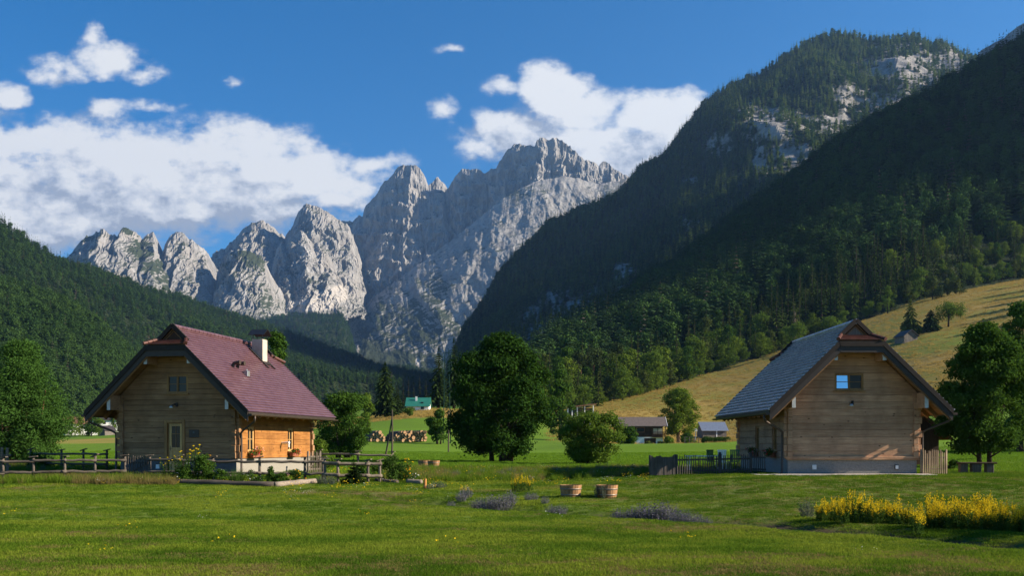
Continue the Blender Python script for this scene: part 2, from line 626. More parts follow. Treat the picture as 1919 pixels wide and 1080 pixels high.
def sheet(cols, nu, nv, prof=1.0, bulge=0.0, relief=None, jag=0.0, back=800.0, nb=6, fade=.35, foot=False):
    c, S = interp_cols(cols, nu)
    A = np.stack([(c[:, 0] - CX) / F * c[:, 2], c[:, 2], ZC + (HY - c[:, 1]) / F * c[:, 2]], -1)
    B = np.stack([(c[:, 3] - CX) / F * c[:, 5], c[:, 5], ZC + (HY - c[:, 4]) / F * c[:, 5]], -1)
    A[:, 1] += bulge * (2 * S - 1) ** 2
    if foot:
        B[:, 2] = gz(B[:, 0], B[:, 1]) - 1.5
    if jag:
        A[:, 2] += jag * (fbm(np.stack([A[:, 0] / 60, A[:, 1] / 60, 0 * S], -1), 4) + .5 * ridged(np.stack([A[:, 0] / 45, A[:, 1] / 45, 0 * S + 5], -1), 3) - .2)
    T = np.linspace(0, 1, nv)[:, None, None] ** 1.15
    G = np.empty((nv, nu, 3))
    G[..., :2] = A[None, :, :2] * (1 - T) + B[None, :, :2] * T
    hz = (1 - T[..., 0]) ** prof
    G[..., 2] = B[None, :, 2] + (A[:, 2] - B[:, 2])[None] * hz
    if relief is not None:
        D = relief(G, S, T[..., 0])
        w = np.clip(fade + T[..., 0] * 4, 0, 1)
        if foot:
            w = w * sstep(1, .86, T[..., 0])
        G = G + D * w[..., None]
    Bk = np.empty((nb, nu, 3))
    q = np.linspace(1, 0, nb + 1)[:-1]
    for i, a in enumerate(q):
        Bk[i] = G[0]
        Bk[i, :, 1] += back * a
        Bk[i, :, 2] -= (A[:, 2] - B[:, 2]).clip(50) * a ** 1.3 * 1.0
    return np.concatenate([Bk, G]), nb


def rock_relief(amp, lx, lz, shear=0.0, fine=.42, flank=0.0):
    def f(G, S, T):
        x = G[..., 0] + shear * G[..., 2]
        p = np.stack([x / lx, G[..., 2] / lz, G[..., 1] / lx * .4], -1)
        p = p + .8 * np.stack([fbm(p * .5 + 3, 3), fbm(p * .5 + 8, 3), 0 * x], -1)
        d = .62 * ridged(p, 5, .6) + .9 * fbm(p * .37 + 60, 3)
        d2 = ridged(np.stack([x / lx * 3.6, G[..., 2] / lx * 1.5, G[..., 1] / lx], -1) + 50, 4, .6)
        zz = G[..., 2] / 95. + 1.6 * fbm(p * .8 + 21, 3) + .25 * x / lx
        d2 = d2 + .45 * (2 * np.abs((zz % 1) - .5) - .5)
        o = np.zeros(G.shape)
        o[..., 1] = -amp * (d + fine * d2)
        o[..., 0] = amp * .45 * fbm(p * 2.1 + 77, 4)
        o[..., 2] = amp * .30 * fbm(p * 2.6 + 41, 4)
        return o
    return f


def slab_relief(G, S, T):
    x = G[..., 0] + .42 * G[..., 2]                          # along the dip of the beds
    y = G[..., 2] - .42 * G[..., 0]
    q = np.stack([x / 420, y / 520, 0 * x], -1)
    q = q + .5 * np.stack([fbm(q * 1.3 + 5, 3), fbm(q * 1.3 + 15, 3), 0 * x], -1)
    d = 95 * fbm(q, 4) + 36 * ridged(np.stack([x / 210, y / 640, 0 * x], -1) + q * .6 + 9, 4, .55) * sstep(-.25, .35, fbm(q * .9 + 33, 2))
    d = d + 9 * fbm(np.stack([x / 46, y / 75, 0 * x], -1), 4, .6) + 7 * ridged(np.stack([x / 130, y / 38, 0 * x], -1) + q, 3)
    o = np.zeros(G.shape)
    o[..., 1] = -d
    o[..., 2] = 8 * fbm(np.stack([x / 60, y / 60, 0 * x], -1), 3)
    return o


def hill_relief(amp, L, z=.5):
    def f(G, S, T):
        p = np.stack([G[..., 0] / L, G[..., 1] / L * .55, 0 * G[..., 0]], -1)
        d = ridged(p, 4, .5)
        o = np.zeros(G.shape)
        o[..., 2] = amp * z * d
        o[..., 1] = -amp * d
        return o
    return f


def sheet_obj(name, G, mat, attrs=None):
    nr, nc = G.shape[:2]
    o = kind(MB().add(G.reshape(-1, 3), grid_faces(nr, nc)[:, ::-1]).build(name, mat, smooth=False), 'structure')
    for nm_, a in (attrs or {}).items():
        ca = o.data.attributes.new(nm_, 'FLOAT', 'POINT')
        ca.data.foreach_set('value', a.astype(np.float32).ravel())
    return o


def img(G):
    return CX + G[..., 0] / G[..., 1] * F, HY - (G[..., 2] - ZC) / G[..., 1] * F


# limestone
def limestone(name, veg=.5, base=(.275, .272, .265), scale=1.0, steep=(.42, .62)):
    m, k, out = material(name)
    co = coords(k)
    g = k.n('ShaderNodeNewGeometry')
    nz = k.n('ShaderNodeSeparateXYZ', {0: g.outputs['Normal']}).outputs[2]
    a = k.noise(k.mapping(co, (.02 * scale, .02 * scale, .006 * scale)), 1., 8, .65, .6)
    b = k.noise(co, .004 * scale, 6, .6)
    f = k.noise(k.mapping(co, (.05 * scale, .05 * scale, .16 * scale), (.25, .3, 0)), 1., 7, .7)
    c = k.mix(k.mapr(a, .34, .68), [x * .5 for x in base], [x * 1.3 for x in base])
    c = k.mix(k.mapr(b, .4, .7, 0, .6), c, (base[0] * 1.15, base[1] * 1.08, base[2] * 1.0))
    c = k.mix(k.mapr(f, .52, .75, 0, .5), c, [x * .33 for x in base])
    v = k.math('ADD', nz, k.math('MULTIPLY', k.math('SUBTRACT', k.noise(co, .011 * scale, 6, .7), .5), 1.1))
    v = k.math('ADD', v, k.math('MULTIPLY', k.n('ShaderNodeAttribute', attribute_name='veg').outputs['Fac'], .6))
    v = k.mapr(v, steep[0] + .28, steep[1] + .28)
    c = k.mix(k.math('MULTIPLY', v, veg), c, k.mix(k.noise(co, .09 * scale, 4, .7), (.012, .022, .01), (.045, .06, .022)))
    sc = k.n('ShaderNodeAttribute', attribute_name='scree').outputs['Fac']
    c = k.mix(k.mapr(k.math('ADD', sc, k.math('MULTIPLY', k.math('SUBTRACT', a, .5), .8)), .4, .6), c, (.40, .375, .34))
    h = k.math('ADD', a, k.math('MULTIPLY', f, .5))
    prin(k, out, c, .95, k.bump(h, .9, 9. / scale), spec=.1)
    return m


M_LIME = limestone('limestone', .95)
FAR = 6200.


def peak(cols, nu, nv, amp, lx, lz, prof=1.0, bulge=260, shear=0., jag=26, back=700, veg=None, scree=None):
    nu, nv, bulge, amp = int(nu * 1.35), int(nv * 1.35), bulge * .8, amp * 1.25
    G, nb = sheet(cols, nu, nv, prof, bulge, slab_relief if shear else rock_relief(amp, lx, lz, shear), jag, back)
    px, py = img(G)
    at = {}
    at['veg'] = veg(px, py) if veg else np.zeros(px.shape)
    at['scree'] = scree(px, py) if scree else np.zeros(px.shape)
    return sheet_obj('mountain_peak', G, M_LIME, at)


def cols(ridge, Yr, base, Yb):
    """ridge [(px,py)], foot row(s); distances constant or per point"""
    r = []
    n = len(ridge)
    for i, (a, b) in enumerate(ridge):
        t = i / (n - 1)
        yr = Yr if np.isscalar(Yr) else np.interp(t, np.linspace(0, 1, len(Yr)), Yr)
        yb = Yb if np.isscalar(Yb) else np.interp(t, np.linspace(0, 1, len(Yb)), Yb)
        bx = np.interp(t, np.linspace(0, 1, len(base)), [q[0] for q in base])
        by = np.interp(t, np.linspace(0, 1, len(base)), [q[1] for q in base])
        r.append((a, b, yr, bx, by, yb))
    return r


def blob(px, py, bl):
    v = np.zeros(px.shape)
    for x, y, a, b, w in bl:
        v = np.maximum(v, w * np.exp(-((px - x) / a) ** 2 - ((py - y) / b) ** 2))
    return v


peak(cols([(95, 495), (107, 479), (117, 483), (133, 462), (148, 446), (163, 440), (174, 440), (180, 433), (194, 431), (206, 440), (220, 446), (230, 433), (241, 426), (256, 433), (265, 444), (269, 449), (278, 440), (287, 440), (294, 453), (302, 473), (315, 500), (345, 548)],
          [5400, 5300, 5500], [(90, 600), (200, 610), (360, 620)], 4700), 260, 150, 75, 260, 700, 1.05, 200,
     veg=lambda x, y: blob(x, y, [(262, 470, 22, 22, 1.2), (290, 500, 30, 18, 1.2), (320, 525, 24, 18, 1.2), (240, 430, 14, 10, .8), (150, 445, 25, 8, .6)]))
peak(cols([(288, 530), (300, 478), (307, 462), (319, 447), (337, 437), (352, 442), (363, 453), (374, 459), (385, 470), (397, 500), (405, 530)], 5500, [(300, 620), (420, 625)], 4900), 150, 150, 70, 190, 700, 1.1, 260,
     veg=lambda x, y: blob(x, y, [(330, 470, 20, 14, .5)]))
peak(cols([(372, 482), (386, 470), (407, 461), (422, 460), (433, 455), (452, 436), (467, 421), (489, 413), (507, 420), (520, 433), (532, 441), (560, 465)], 6400, [(370, 610), (570, 600)], 5700), 200, 150, 75, 200, 800, 1.15, 300)
peak(cols([(388, 560), (397, 512), (407, 492), (422, 477), (452, 466), (470, 471), (489, 484), (507, 514), (522, 547), (532, 590)], 5300, [(385, 640), (540, 640)], 4700), 170, 150, 65, 200, 600, 1.0, 300,
     veg=lambda x, y: blob(x, y, [(470, 490, 45, 22, 1.0), (425, 500, 20, 18, .7), (500, 560, 18, 25, .7), (540, 570, 20, 14, 1.)]))
peak(cols([(505, 455), (520, 441), (544, 418), (559, 396), (569, 385), (576, 383), (589, 386), (600, 392), (618, 399), (637, 410), (652, 424), (668, 470)], 6300, [(510, 610), (690, 600)], 5600), 230, 170, 85, 220, 900, 1.2, 320)
peak(cols([(497, 540), (502, 505), (507, 488), (517, 465), (526, 453), (535, 464), (544, 447), (567, 436), (581, 447), (589, 460), (596, 451), (608, 464), (625, 498), (640, 530), (668, 556)], 5900, [(500, 640), (600, 620), (690, 590)], [5100, 5200, 5500]), 230, 170, 75, 150, 800, 1.1, 300,
     veg=lambda x, y: blob(x, y, [(545, 510, 14, 7, .9), (580, 525, 14, 7, .8)]),
     scree=lambda x, y: blob(x, y, [(585, 572, 55, 14, 1.0), (620, 556, 40, 14, 1.), (640, 545, 30, 14, .9), (560, 578, 40, 9, .9)]))
peak(cols([(600, 425), (618, 410), (639, 409), (660, 411), (672, 400), (679, 402), (686, 384), (709, 363), (713, 349), (739, 326), (753, 312), (766, 311), (778, 312), (790, 321), (799, 335), (803, 346), (808, 344), (820, 328), (832, 342), (842, 356), (860, 400)], [6720, 6700, 6660, 6630, 6680], [(630, 600), (760, 590), (900, 560)], 6350), 320, 190, 95, 300, 1000, 1.25, 260,
     scree=lambda x, y: blob(x, y, [(660, 556, 26, 10, .9)]))
peak(cols([(826, 365), (835, 351), (845, 340), (852, 328), (866, 314), (878, 315), (892, 314), (908, 323), (920, 316), (931, 316), (936, 302), (952, 282), (964, 272), (984, 272), (1001, 273), (1008, 263), (1017, 259), (1026, 263), (1033, 259), (1040, 256), (1052, 263), (1068, 277), (1086, 293), (1096, 300), (1109, 302), (1123, 309), (1135, 305), (1151, 316), (1174, 326), (1200, 340), (1260, 352), (1330, 372)], [6620, 6500, 6440, 6460, 6600], [(840, 600), (1000, 540), (1340, 560)], 6380), 400, 200, 100, 230, 1000, 1.3, 120)
# the great slab in front of the main summit, dipping to the left
peak([(1260, 362, 6410, 1130, 700, 5300), (1174, 336, 6350.16, 1080, 710, 5300), (1120, 345, 6312.59, 1030, 715, 5300), (1060, 330, 6270.84, 985, 720, 5300), (1000, 342, 6229.09, 945, 722, 5300), (942, 372, 6188.74, 905, 725, 5300), (900, 408, 6159.51, 870, 725, 5300), (860, 440, 6131.68, 840, 724, 5300), (820, 471, 6103.85, 815, 722, 5300), (780, 500, 6076.02, 790, 720, 5300), (735, 533, 6044.71, 760, 717, 5300), (700, 560, 6020.36, 735, 712, 5300), (672, 588, 6000.87, 712, 706, 5300), (655, 615, 5989.05, 690, 700, 5300), (642, 655, 5980, 665, 690, 5300)][::-1],
     420, 280, 21, 150, 620, .92, 0, shear=-.42, jag=12, back=500,
     veg=lambda x, y: blob(x, y, [(800, 610, 60, 50, .75), (740, 600, 50, 30, .6), (820, 540, 30, 20, .7), (700, 640, 40, 30, .8), (1000, 320, 60, 14, .6), (960, 360, 50, 20, .5), (760, 680, 90, 22, 1.1), (860, 690, 60, 22, 1.1)]),
     scree=lambda x, y: blob(x, y, [(668, 655, 7, 16, .8), (676, 676, 6, 14, .9), (784, 680, 6, 14, .8)]))

# ---- forested hills (solid ground; the trees on them come after)
m, k, out = material('forest_floor')
co = coords(k)
c = k.mix(k.mapr(k.noise(co, .05, 5, .6), .35, .65), (.012, .02, .008), (.035, .05, .018))
rk = k.mix(k.mapr(k.noise(k.mapping(co, (.05, .05, .03)), 1., 8, .68, .5), .3, .7), (.11, .107, .10), (.37, .355, .335))
ra = k.n('ShaderNodeAttribute', attribute_name='rock').outputs['Fac']
rf = k.math('ADD', ra, k.math('MULTIPLY', k.math('SUBTRACT', k.noise(co, .04, 7, .7), .5), 1.0))
c = k.mix(k.mapr(rf, .46, .6), c, rk)
prin(k, out, c, .95, k.bump(k.noise(k.mapping(co, (.05, .05, .025)), 1., 8, .7), .9, 6.), spec=.1)
M_FLOOR = m


def hill(name, colz, nu, nv, prof, relief, back=500, rock=None, jag=0):
    G, nb = sheet(colz, nu, nv, prof, 0, relief, jag, back, foot=name == 'hill')
    px, py = img(G)
    r = rock(px, py, G) if rock else np.zeros(px.shape)
    sheet_obj(name, G, M_FLOOR, {'rock': r})
    return G, nb, r


def sample(H, n, keep=None, tmax=1.0):
    """n points spread evenly over a hill's front (and a little behind its crest)"""
    G, nb, r = H
    G = G[nb - 1:]
    r = r[nb - 1:]
    nr = max(2, int(G.shape[0] * tmax))
    G, r = G[:nr], r[:nr]
    a = np.linalg.norm(np.cross(G[1:, :-1] - G[:-1, :-1], G[:-1, 1:] - G[:-1, :-1]), axis=-1)
    # trees further off show smaller, so they may stand in the same number per square metre
    w = a / a.sum()
    ii = rs.choice(a.size, n, p=w.ravel())
    i, j = ii // a.shape[1], ii % a.shape[1]
    fu, fv = rs.rand(n), rs.rand(n)
    p = (G[i, j] * ((1 - fu) * (1 - fv))[:, None] + G[i + 1, j] * (fu * (1 - fv))[:, None] + G[i, j + 1] * ((1 - fu) * fv)[:, None] + G[i + 1, j + 1] * (fu * fv)[:, None])
    rr = r[i, j]
    ok = np.ones(n, bool)
    px, py = img(p)
    ok &= (px > -140) & (px < 2080)
    if keep is not None:
        ok &= keep(px, py, p, rr)
    return p[ok]


H_LEFTBACK = hill('hill', [(-400, 250, 1500, -500, 800, 700), (-200, 330, 1600, -300, 800, 750), (0, 424, 1750, -100, 800, 850), (40, 449, 1800, -40, 800, 900), (80, 480, 1900, 40, 800, 950), (107, 498, 2000, 100, 800, 1000), (160, 514, 2100, 180, 800, 1050), (250, 538, 2350, 300, 798, 1150), (340, 560, 2550, 400, 795, 1300), (430, 600, 2800, 500, 790, 1400), (500, 627, 2900, 600, 786, 1500), (560, 650, 3000, 680, 783, 1600), (628, 676, 3050, 740, 780, 1650), (703, 701, 3100, 800, 778, 1700), (760, 714, 3050, 850, 776, 1750), (850, 730, 2900, 900, 775, 1800), (920, 745, 2700, 960, 772, 1900)],
                  200, 90, 1.0, hill_relief(70, 520, .6), 700)
H_LEFTNEAR = hill('hill', [(-400, 420, 1100, -400, 815, 560), (-150, 480, 1080, -200, 812, 580), (0, 541, 1050, -60, 810, 600), (60, 567, 1030, 20, 809, 620), (100, 578, 1020, 70, 808, 640), (133, 588, 1010, 110, 807, 660), (167, 615, 990, 150, 806, 680), (200, 645, 970, 185, 805, 700), (230, 681, 950, 215, 804, 720), (255, 720, 930, 245, 803, 740), (300, 770, 900, 300, 802, 760)],
                  120, 70, .95, hill_relief(26, 210, .5), 300)
H_VALLEY = hill('hill', [(440, 640, 4600, 420, 770, 3200), (480, 606, 4700, 480, 770, 3200), (520, 598, 4700, 530, 770, 3200), (600, 592, 4700, 600, 770, 3200), (640, 588, 4700, 640, 770, 3200), (656, 620, 4650, 660, 770, 3200), (664, 655, 4600, 680, 770, 3200), (676, 690, 4500, 700, 770, 3200), (705, 697, 4500, 730, 770, 3200), (770, 694, 4500, 780, 770, 3200), (800, 700, 4500, 820, 770, 3200), (870, 695, 4400, 880, 770, 3200), (960, 700, 4300, 980, 770, 3200)],
                120, 40, 1.0, hill_relief(60, 500, .6), 500)


def rock_big(px, py, G):
    v = blob(px, py, [(1440, 235, 60, 40, .62), (1500, 225, 55, 26, .5), (1690, 125, 90, 50, .64), (1640, 190, 90, 40, .5), (1425, 300, 18, 36, .66), (1560, 230, 60, 30, .5), (1785, 115, 50, 40, .62), (1400, 205, 25, 25, .4),
                      (1380, 330, 40, 40, .3), (1060, 570, 70, 50, .43), (1000, 600, 60, 40, .43), (1120, 560, 40, 60, .43), (1170, 520, 30, 40, .45), (1290, 420, 26, 20, .42), (930, 640, 40, 20, .42), (1350, 270, 40, 40, .4), (1480, 290, 60, 40, .5), (1300, 340, 30, 30, .36), (1590, 180, 60, 40, .45)])
    return v + .28 * ridged(np.stack([G[..., 0] / 190, G[..., 1] / 190, G[..., 2] / 120], -1), 4) * (py < 690) + .03


H_BIG = hill('mountain', [(840, 700, 2100, 840, 765, 1750), (862, 650, 2300, 850, 765, 1750), (873, 627, 2320, 860, 764, 1750), (896, 596, 2340, 880, 763, 1720), (920, 559, 2360, 900, 762, 1700), (933, 531, 2380, 920, 762, 1680), (966, 494, 2400, 950, 761, 1650), (994, 467, 2420, 975, 760, 1620), (1026, 430, 2440, 1000, 760, 1600), (1068, 412, 2460, 1030, 758, 1560), (1109, 393, 2480, 1060, 756, 1540), (1154, 372, 2500, 1090, 755, 1520), (1197, 326, 2530, 1120, 753, 1500), (1250, 297, 2560, 1150, 750, 1480), (1277, 256, 2580, 1170, 748, 1470), (1315, 213, 2600, 1200, 745, 1460), (1342, 188, 2620, 1225, 742, 1450), (1379, 161, 2640, 1250, 740, 1440), (1417, 147, 2660, 1280, 735, 1440), (1444, 130, 2680, 1300, 730, 1440), (1487, 97, 2700, 1335, 722, 1450), (1524, 80, 2720, 1370, 715, 1460), (1567, 72, 2740, 1410, 705, 1480), (1594, 75, 2740, 1440, 695, 1500), (1621, 86, 2740, 1470, 685, 1520), (1648, 84, 2730, 1500, 675, 1540), (1685, 80, 2720, 1540, 660, 1560), (1707, 79, 2710, 1570, 650, 1580), (1723, 86, 2700, 1590, 640, 1600), (1739, 96, 2690, 1610, 635, 1600), (1755, 92, 2700, 1630, 630, 1620), (1777, 93, 2700, 1660, 620, 1640), (1787, 102, 2690, 1680, 610, 1650), (1803, 108, 2680, 1700, 600, 1660), (1817, 116, 2670, 1730, 590, 1680), (1860, 150, 2600, 1800, 580, 1700), (1950, 180, 2500, 1900, 570, 1700)],
             300, 170, 1.0, hill_relief(75, 330, .45), 900, rock_big, 6)
H_CRAG = hill('mountain', [(1800, 150, 1900, 1780, 400, 1600), (1828, 112, 1880, 1810, 400, 1600), (1836, 98, 1870, 1825, 400, 1600), (1852, 90, 1860, 1840, 400, 1600), (1879, 74, 1850, 1870, 400, 1600), (1905, 49, 1830, 1900, 400, 1600), (1935, 30, 1800, 1940, 400, 1600), (2050, -60, 1750, 2100, 400, 1500)],
              70, 50, 1.0, rock_relief(30, 120, 260), 160, lambda px, py, G: np.full(px.shape, .7), 5)
H_DARK = hill('hill', [(1020, 700, 1150, 930, 790, 300), (1050, 640, 1200, 980, 785, 310), (1100, 606, 1300, 1060, 775, 330), (1143, 586, 1340, 1110, 765, 345), (1175, 566, 1370, 1160, 752, 360), (1207, 534, 1390, 1210, 742, 380), (1261, 508, 1390, 1270, 728, 400), (1315, 466, 1380, 1330, 712, 420), (1368, 425, 1360, 1390, 698, 440), (1422, 388, 1340, 1440, 682, 455), (1470, 356, 1310, 1490, 662, 465), (1503, 330, 1290, 1530, 644, 470), (1535, 299, 1270, 1560, 630, 472), (1583, 272, 1250, 1600, 612, 475), (1637, 239, 1220, 1650, 592, 480), (1701, 210, 1190, 1710, 573, 490), (1744, 187, 1170, 1760, 563, 500), (1787, 164, 1150, 1800, 556, 510), (1820, 143, 1140, 1840, 548, 520), (1852, 126, 1130, 1880, 541, 525), (1879, 108, 1120, 1910, 535, 530), (1919, 90, 1110, 1960, 526, 540), (2040, -40, 1070, 2080, 505, 525), (2300, -330, 990, 2360, 470, 480), (2700, -560, 950, 2760, 470, 460), (3200, -300, 950, 3200, 500, 480)],  # unseen crest beyond the right edge, raised and set nearer to shade this slope
               220, 100, 1.0, hill_relief(20, 190, .5), 700)
# ------------------------------------------------------------------ trees: shapes
M_SPRUCE = mat_leaf('spruce_needles', (.008, .018, .006), (.036, .06, .013), .1, .4)
M_SPRUCE_FAR = mat_leaf('forest_needles', (.010, .026, .014), (.052, .092, .034), .1, .1, (.13, .105, .08), True)
M_SPRUCE_FAR_LIT = mat_leaf('forest_needles_lit', (.034, .066, .020), (.16, .225, .055), .18, .1, None, True)  # brighter copy of the far needles, sunlight on the right mountain put into colour
M_BROAD_FAR = mat_leaf('forest_leaves', (.014, .038, .012), (.060, .112, .026), .12, .1, None, True)
M_MAPLE = mat_leaf('maple_leaves', (.012, .034, .007), (.036, .08, .012), .2, .5)
M_LEAF = mat_leaf('bush_leaves', (.022, .055, .010), (.065, .125, .018), .22, .6)
M_WILLOW = mat_leaf('willow_leaves', (.022, .06, .012), (.06, .125, .024), .22, .6)
M_LIGHT = mat_leaf('light_leaves', (.04, .085, .012), (.115, .175, .025), .28, .6)
M_EDGE_LEAF_LIT = mat_leaf('sunny_leaves', (.034, .072, .010), (.145, .205, .024), .28, 3.)  # brighter leaf copy; the sun on the wood's edge is in its colour
M_EDGE_SPRUCE_LIT = mat_leaf('edge_needles_lit', (.012, .028, .008), (.078, .112, .020), .12, 3.)  # spruce colour brightened to carry the sunlight of the edge
M_OLIVE = mat_leaf('olive_leaves', (.035, .055, .012), (.095, .12, .028), .2, .6)
M_PINE = mat_leaf('pine_needles', (.020, .036, .012), (.06, .085, .026), .15, .5)
M_BARK = mat_plain('bark', (.045, .034, .025), .95, .45, 9, bump=.8, spec=.1)
M_BARK_PALE = mat_plain('pale_bark', (.22, .16, .11), .95, .35, 9, bump=.8, spec=.1)
M_BARK_RED = mat_plain('red_bark', (.19, .10, .06), .95, .35, 5, bump=.8, spec=.1)


def unit(a):
    return a / (np.linalg.norm(a, axis=-1, keepdims=True) + 1e-9)


def leaves(mb, C, N, size, r, aspect=.62, mi=0):
    """folded leaf-sized faces centred on C, roughly facing N"""
    n = len(C)
    N = unit(N)
    a = unit(np.cross(N, unit(r.normal(size=(n, 3)))))
    b = np.cross(N, a)
    s = (size * r.uniform(.6, 1.35, n))[:, None]
    l, w = a * s, b * s * aspect * .5
    up = N * s * .12
    Q = np.stack([C - l * .5, C + w + up, C + l * .5, C - w + up], 1)
    mb.quads(Q, mi)


def conifer(H, R, whorls, nbr, stations, seed, mb=None, droop=.25, start=.08, power=.85, leafw=1.0, gap=0.0):
    r = np.random.RandomState(seed)
    mb = mb or MB()
    for i in range(whorls):
        f = start + (1 - start) * ((i + r.uniform(-.3, .3)) / whorls)
        f = min(max(f, start), .985)
        z = f * H
        rad = R * ((1 - f) / (1 - start)) ** power * r.uniform(.8, 1.12) + .02 * R
        if f < start + .12:
            rad *= .8 + .2 * (f - start) / .12
        nb = max(4, int(nbr * (.55 + .45 * (1 - f))))
        a = r.uniform(0, 6.28) + np.arange(nb) * 6.283 / nb + r.uniform(-.25, .25, nb)
        ln = rad * r.uniform(.68, 1.12, nb)
        if gap:
            ln *= np.where(r.rand(nb) < gap, .45, 1)
        D = np.stack([np.cos(a), np.sin(a), 0 * a], -1)
        S = np.stack([-np.sin(a), np.cos(a), 0 * a], -1)
        for j in range(stations):
            t0, t1 = j / stations, (j + 1) / stations
            w = ln * (.42 if stations > 1 else .62) * (1.0 - .55 * t0) * leafw * r.uniform(.8, 1.2, nb)

            def pt(t):
                return D * (ln * t)[:, None] + np.array([0, 0, 1.]) * (z - droop * ln * t * t * 1.6 + .10 * ln * t)[:, None]
            p0, p1 = pt(t0 * .96), pt(min(1, t1 * 1.08))
            dz = np.array([0, 0, 1.]) * (ln * .16 * r.uniform(.4, 1.4, nb))[:, None]
            mid = pt((t0 + t1) / 2)
            mb.quads(np.stack([p0, mid + S * w[:, None] * .62 - dz, p1, mid - S * w[:, None] * .62 - dz], 1))
            if stations > 1:
                hang = np.array([0, 0, 1.]) * (w * r.uniform(.5, 1.0, nb))[:, None]
                mb.quads(np.stack([p0, p1, mid - hang + S * (w * r.uniform(-.3, .3, nb))[:, None], p0 - hang * .6], 1))
    # the leading shoot
    top = np.array([0, 0, H])
    for a in (0, 1.05, 2.1):
        d = np.array([math.cos(a), math.sin(a), 0]) * R * .05
        mb.quads([[top + [0, 0, H * .015], top - [0, 0, H * .06] + d * 1.3, top - [0, 0, H * .085], top - [0, 0, H * .06] - d * 1.3]])
    return mb


def blob_crown(blobs, n, size, seed, mb=None, shell=.5, updir=.25, aspect=.62, rough=.5, mi=0):
    r = np.random.RandomState(seed)
    mb = mb or MB()
    B = np.array([b[0] for b in blobs])
    Rr = np.array([b[1] for b in blobs])
    w = (Rr[:, 0] * Rr[:, 1] * Rr[:, 2]) ** (2 / 3.)
    ii = r.choice(len(blobs), n, p=w / w.sum())
    d = unit(r.normal(size=(n, 3)))
    q = (shell + (1 - shell) * r.rand(n) ** .8) * (1 + .16 * r.normal(size=n))
    C = B[ii] + d * Rr[ii] * q[:, None]
    N = d + r.normal(size=(n, 3)) * rough + np.array([0, 0, updir])
    leaves(mb, C, N, np.full(n, size), r, aspect, mi)
    return mb


ENV = {'round': ([0, .15, .45, .75, .92, 1], [.5, .85, 1, .82, .5, .15]), 'egg': ([0, .12, .32, .52, .72, .88, 1], [.55, .85, 1, .94, .72, .42, .1]),
       'vase': ([0, .2, .45, .75, .92, 1], [.5, .85, 1, .85, .55, .2]), 'dome': ([0, .2, .5, .75, .92, 1], [.92, 1, .9, .68, .38, .12]), 'umbrella': ([0, .3, .7, 1], [.3, .8, 1, .3])}


def crown_blobs(H, z0, W, seed, nb=34, br=.2, shape='round', lean=0.0):
    """clumps spread through an uneven envelope from z0 to H with half-width W"""
    r = np.random.RandomState(seed)
    out = []
    while len(out) < nb:
        f = r.rand()
        e = np.interp(f, *ENV[shape])
        a = r.uniform(0, 6.283)
        q = r.uniform(.35, 1.0) ** .6
        rad = W * br * r.uniform(.75, 1.35)
        rr_ = max(0, W * e * q - rad * .6)
        x, y = rr_ * math.cos(a), rr_ * math.sin(a)
        z = z0 + f * (H - z0)
        z = min(z, H - rad * .7)
        out.append((np.array([x + lean * f * W, y, max(z, z0 + rad * .3)]), np.array([rad, rad, rad * r.uniform(.62, .95)])))
    for f in (.25, .45, .65):                              # a denser heart
        out.append((np.array([lean * f * W, 0, z0 + f * (H - z0)]), np.array([W * .38, W * .38, (H - z0) * .16])))
    return out


def limbs(blobs, H, z0, r0, seed, stems=1, spread=.3, mb=None, use=14):
    r = np.random.RandomState(seed)
    mb = mb or MB()
    base = []
    for s in range(stems):
        a = s * 6.283 / max(stems, 1) + r.uniform(0, 1)
        b = np.array([math.cos(a), math.sin(a), 0]) * (spread if stems > 1 else 0)
        top = np.array([b[0] * 2.2, b[1] * 2.2, z0 + (H - z0) * .3])
        base.append((b, top))
        if stems == 1:
            top = np.array([r.uniform(-.03, .03) * H, r.uniform(-.03, .03) * H, H * .72])
            base[0] = (b, top)
        pts = [b + [0, 0, -.15], b * 1.2 + [0, 0, (top[2]) * .35] + r.normal(size=3) * r0 * .25, top * .8 + b * .2, top]
        rr_ = r0 * (1 if stems == 1 else .62)
        mb.tube(pts, [rr_ * 1.35, rr_, rr_ * .7, rr_ * .35], 8)
    order = r.permutation(len(blobs))[:use]
    for i in order:
        c = blobs[i][0]
        k_ = int(np.argmin([np.linalg.norm((c - tt)[:2]) for _, tt in base]))
        b, top = base[k_]
        t = r.uniform(.3, .75)
        s0 = b * (1 - t) + top * t
        if s0[2] > c[2]:
            s0 = b * .5 + top * .5 * min(1, c[2] / max(top[2], .01)) * .8
        mid = (s0 + c) / 2 + np.array([0, 0, -.06 * np.linalg.norm(c - s0)]) + r.normal(size=3) * .03 * H
        q = r0 * .34 * (1 if stems == 1 else .8)
        mb.tube([s0, mid, c], [q, q * .65, q * .2], 6, caps=False)
    return mb


def tree(name, label, cat, loc, crown, trunk, mc, mt, group=None, rz=0.0):
    t_ = thing(name, label, cat, loc, rz, group)
    crown.build('crown', mc, t_)
    if trunk is not None:
        trunk.build('trunk', mt, t_, smooth=True)
    return t_


def trunk_tube(H, r0, seed=0, z1=.9):
    return MB().tube([[0, 0, -.3], [0, 0, H * .3], [0, 0, H * z1]], [r0 * 1.2, r0 * .8, r0 * .12], 7)


def small_broad(H, W, seed, n, size, z0=.08, nb=18, br=.3, shape='round'):
    return blob_crown(crown_blobs(H, H * z0, W, seed, nb, br, shape), n, size, seed, shell=.75, rough=.3)


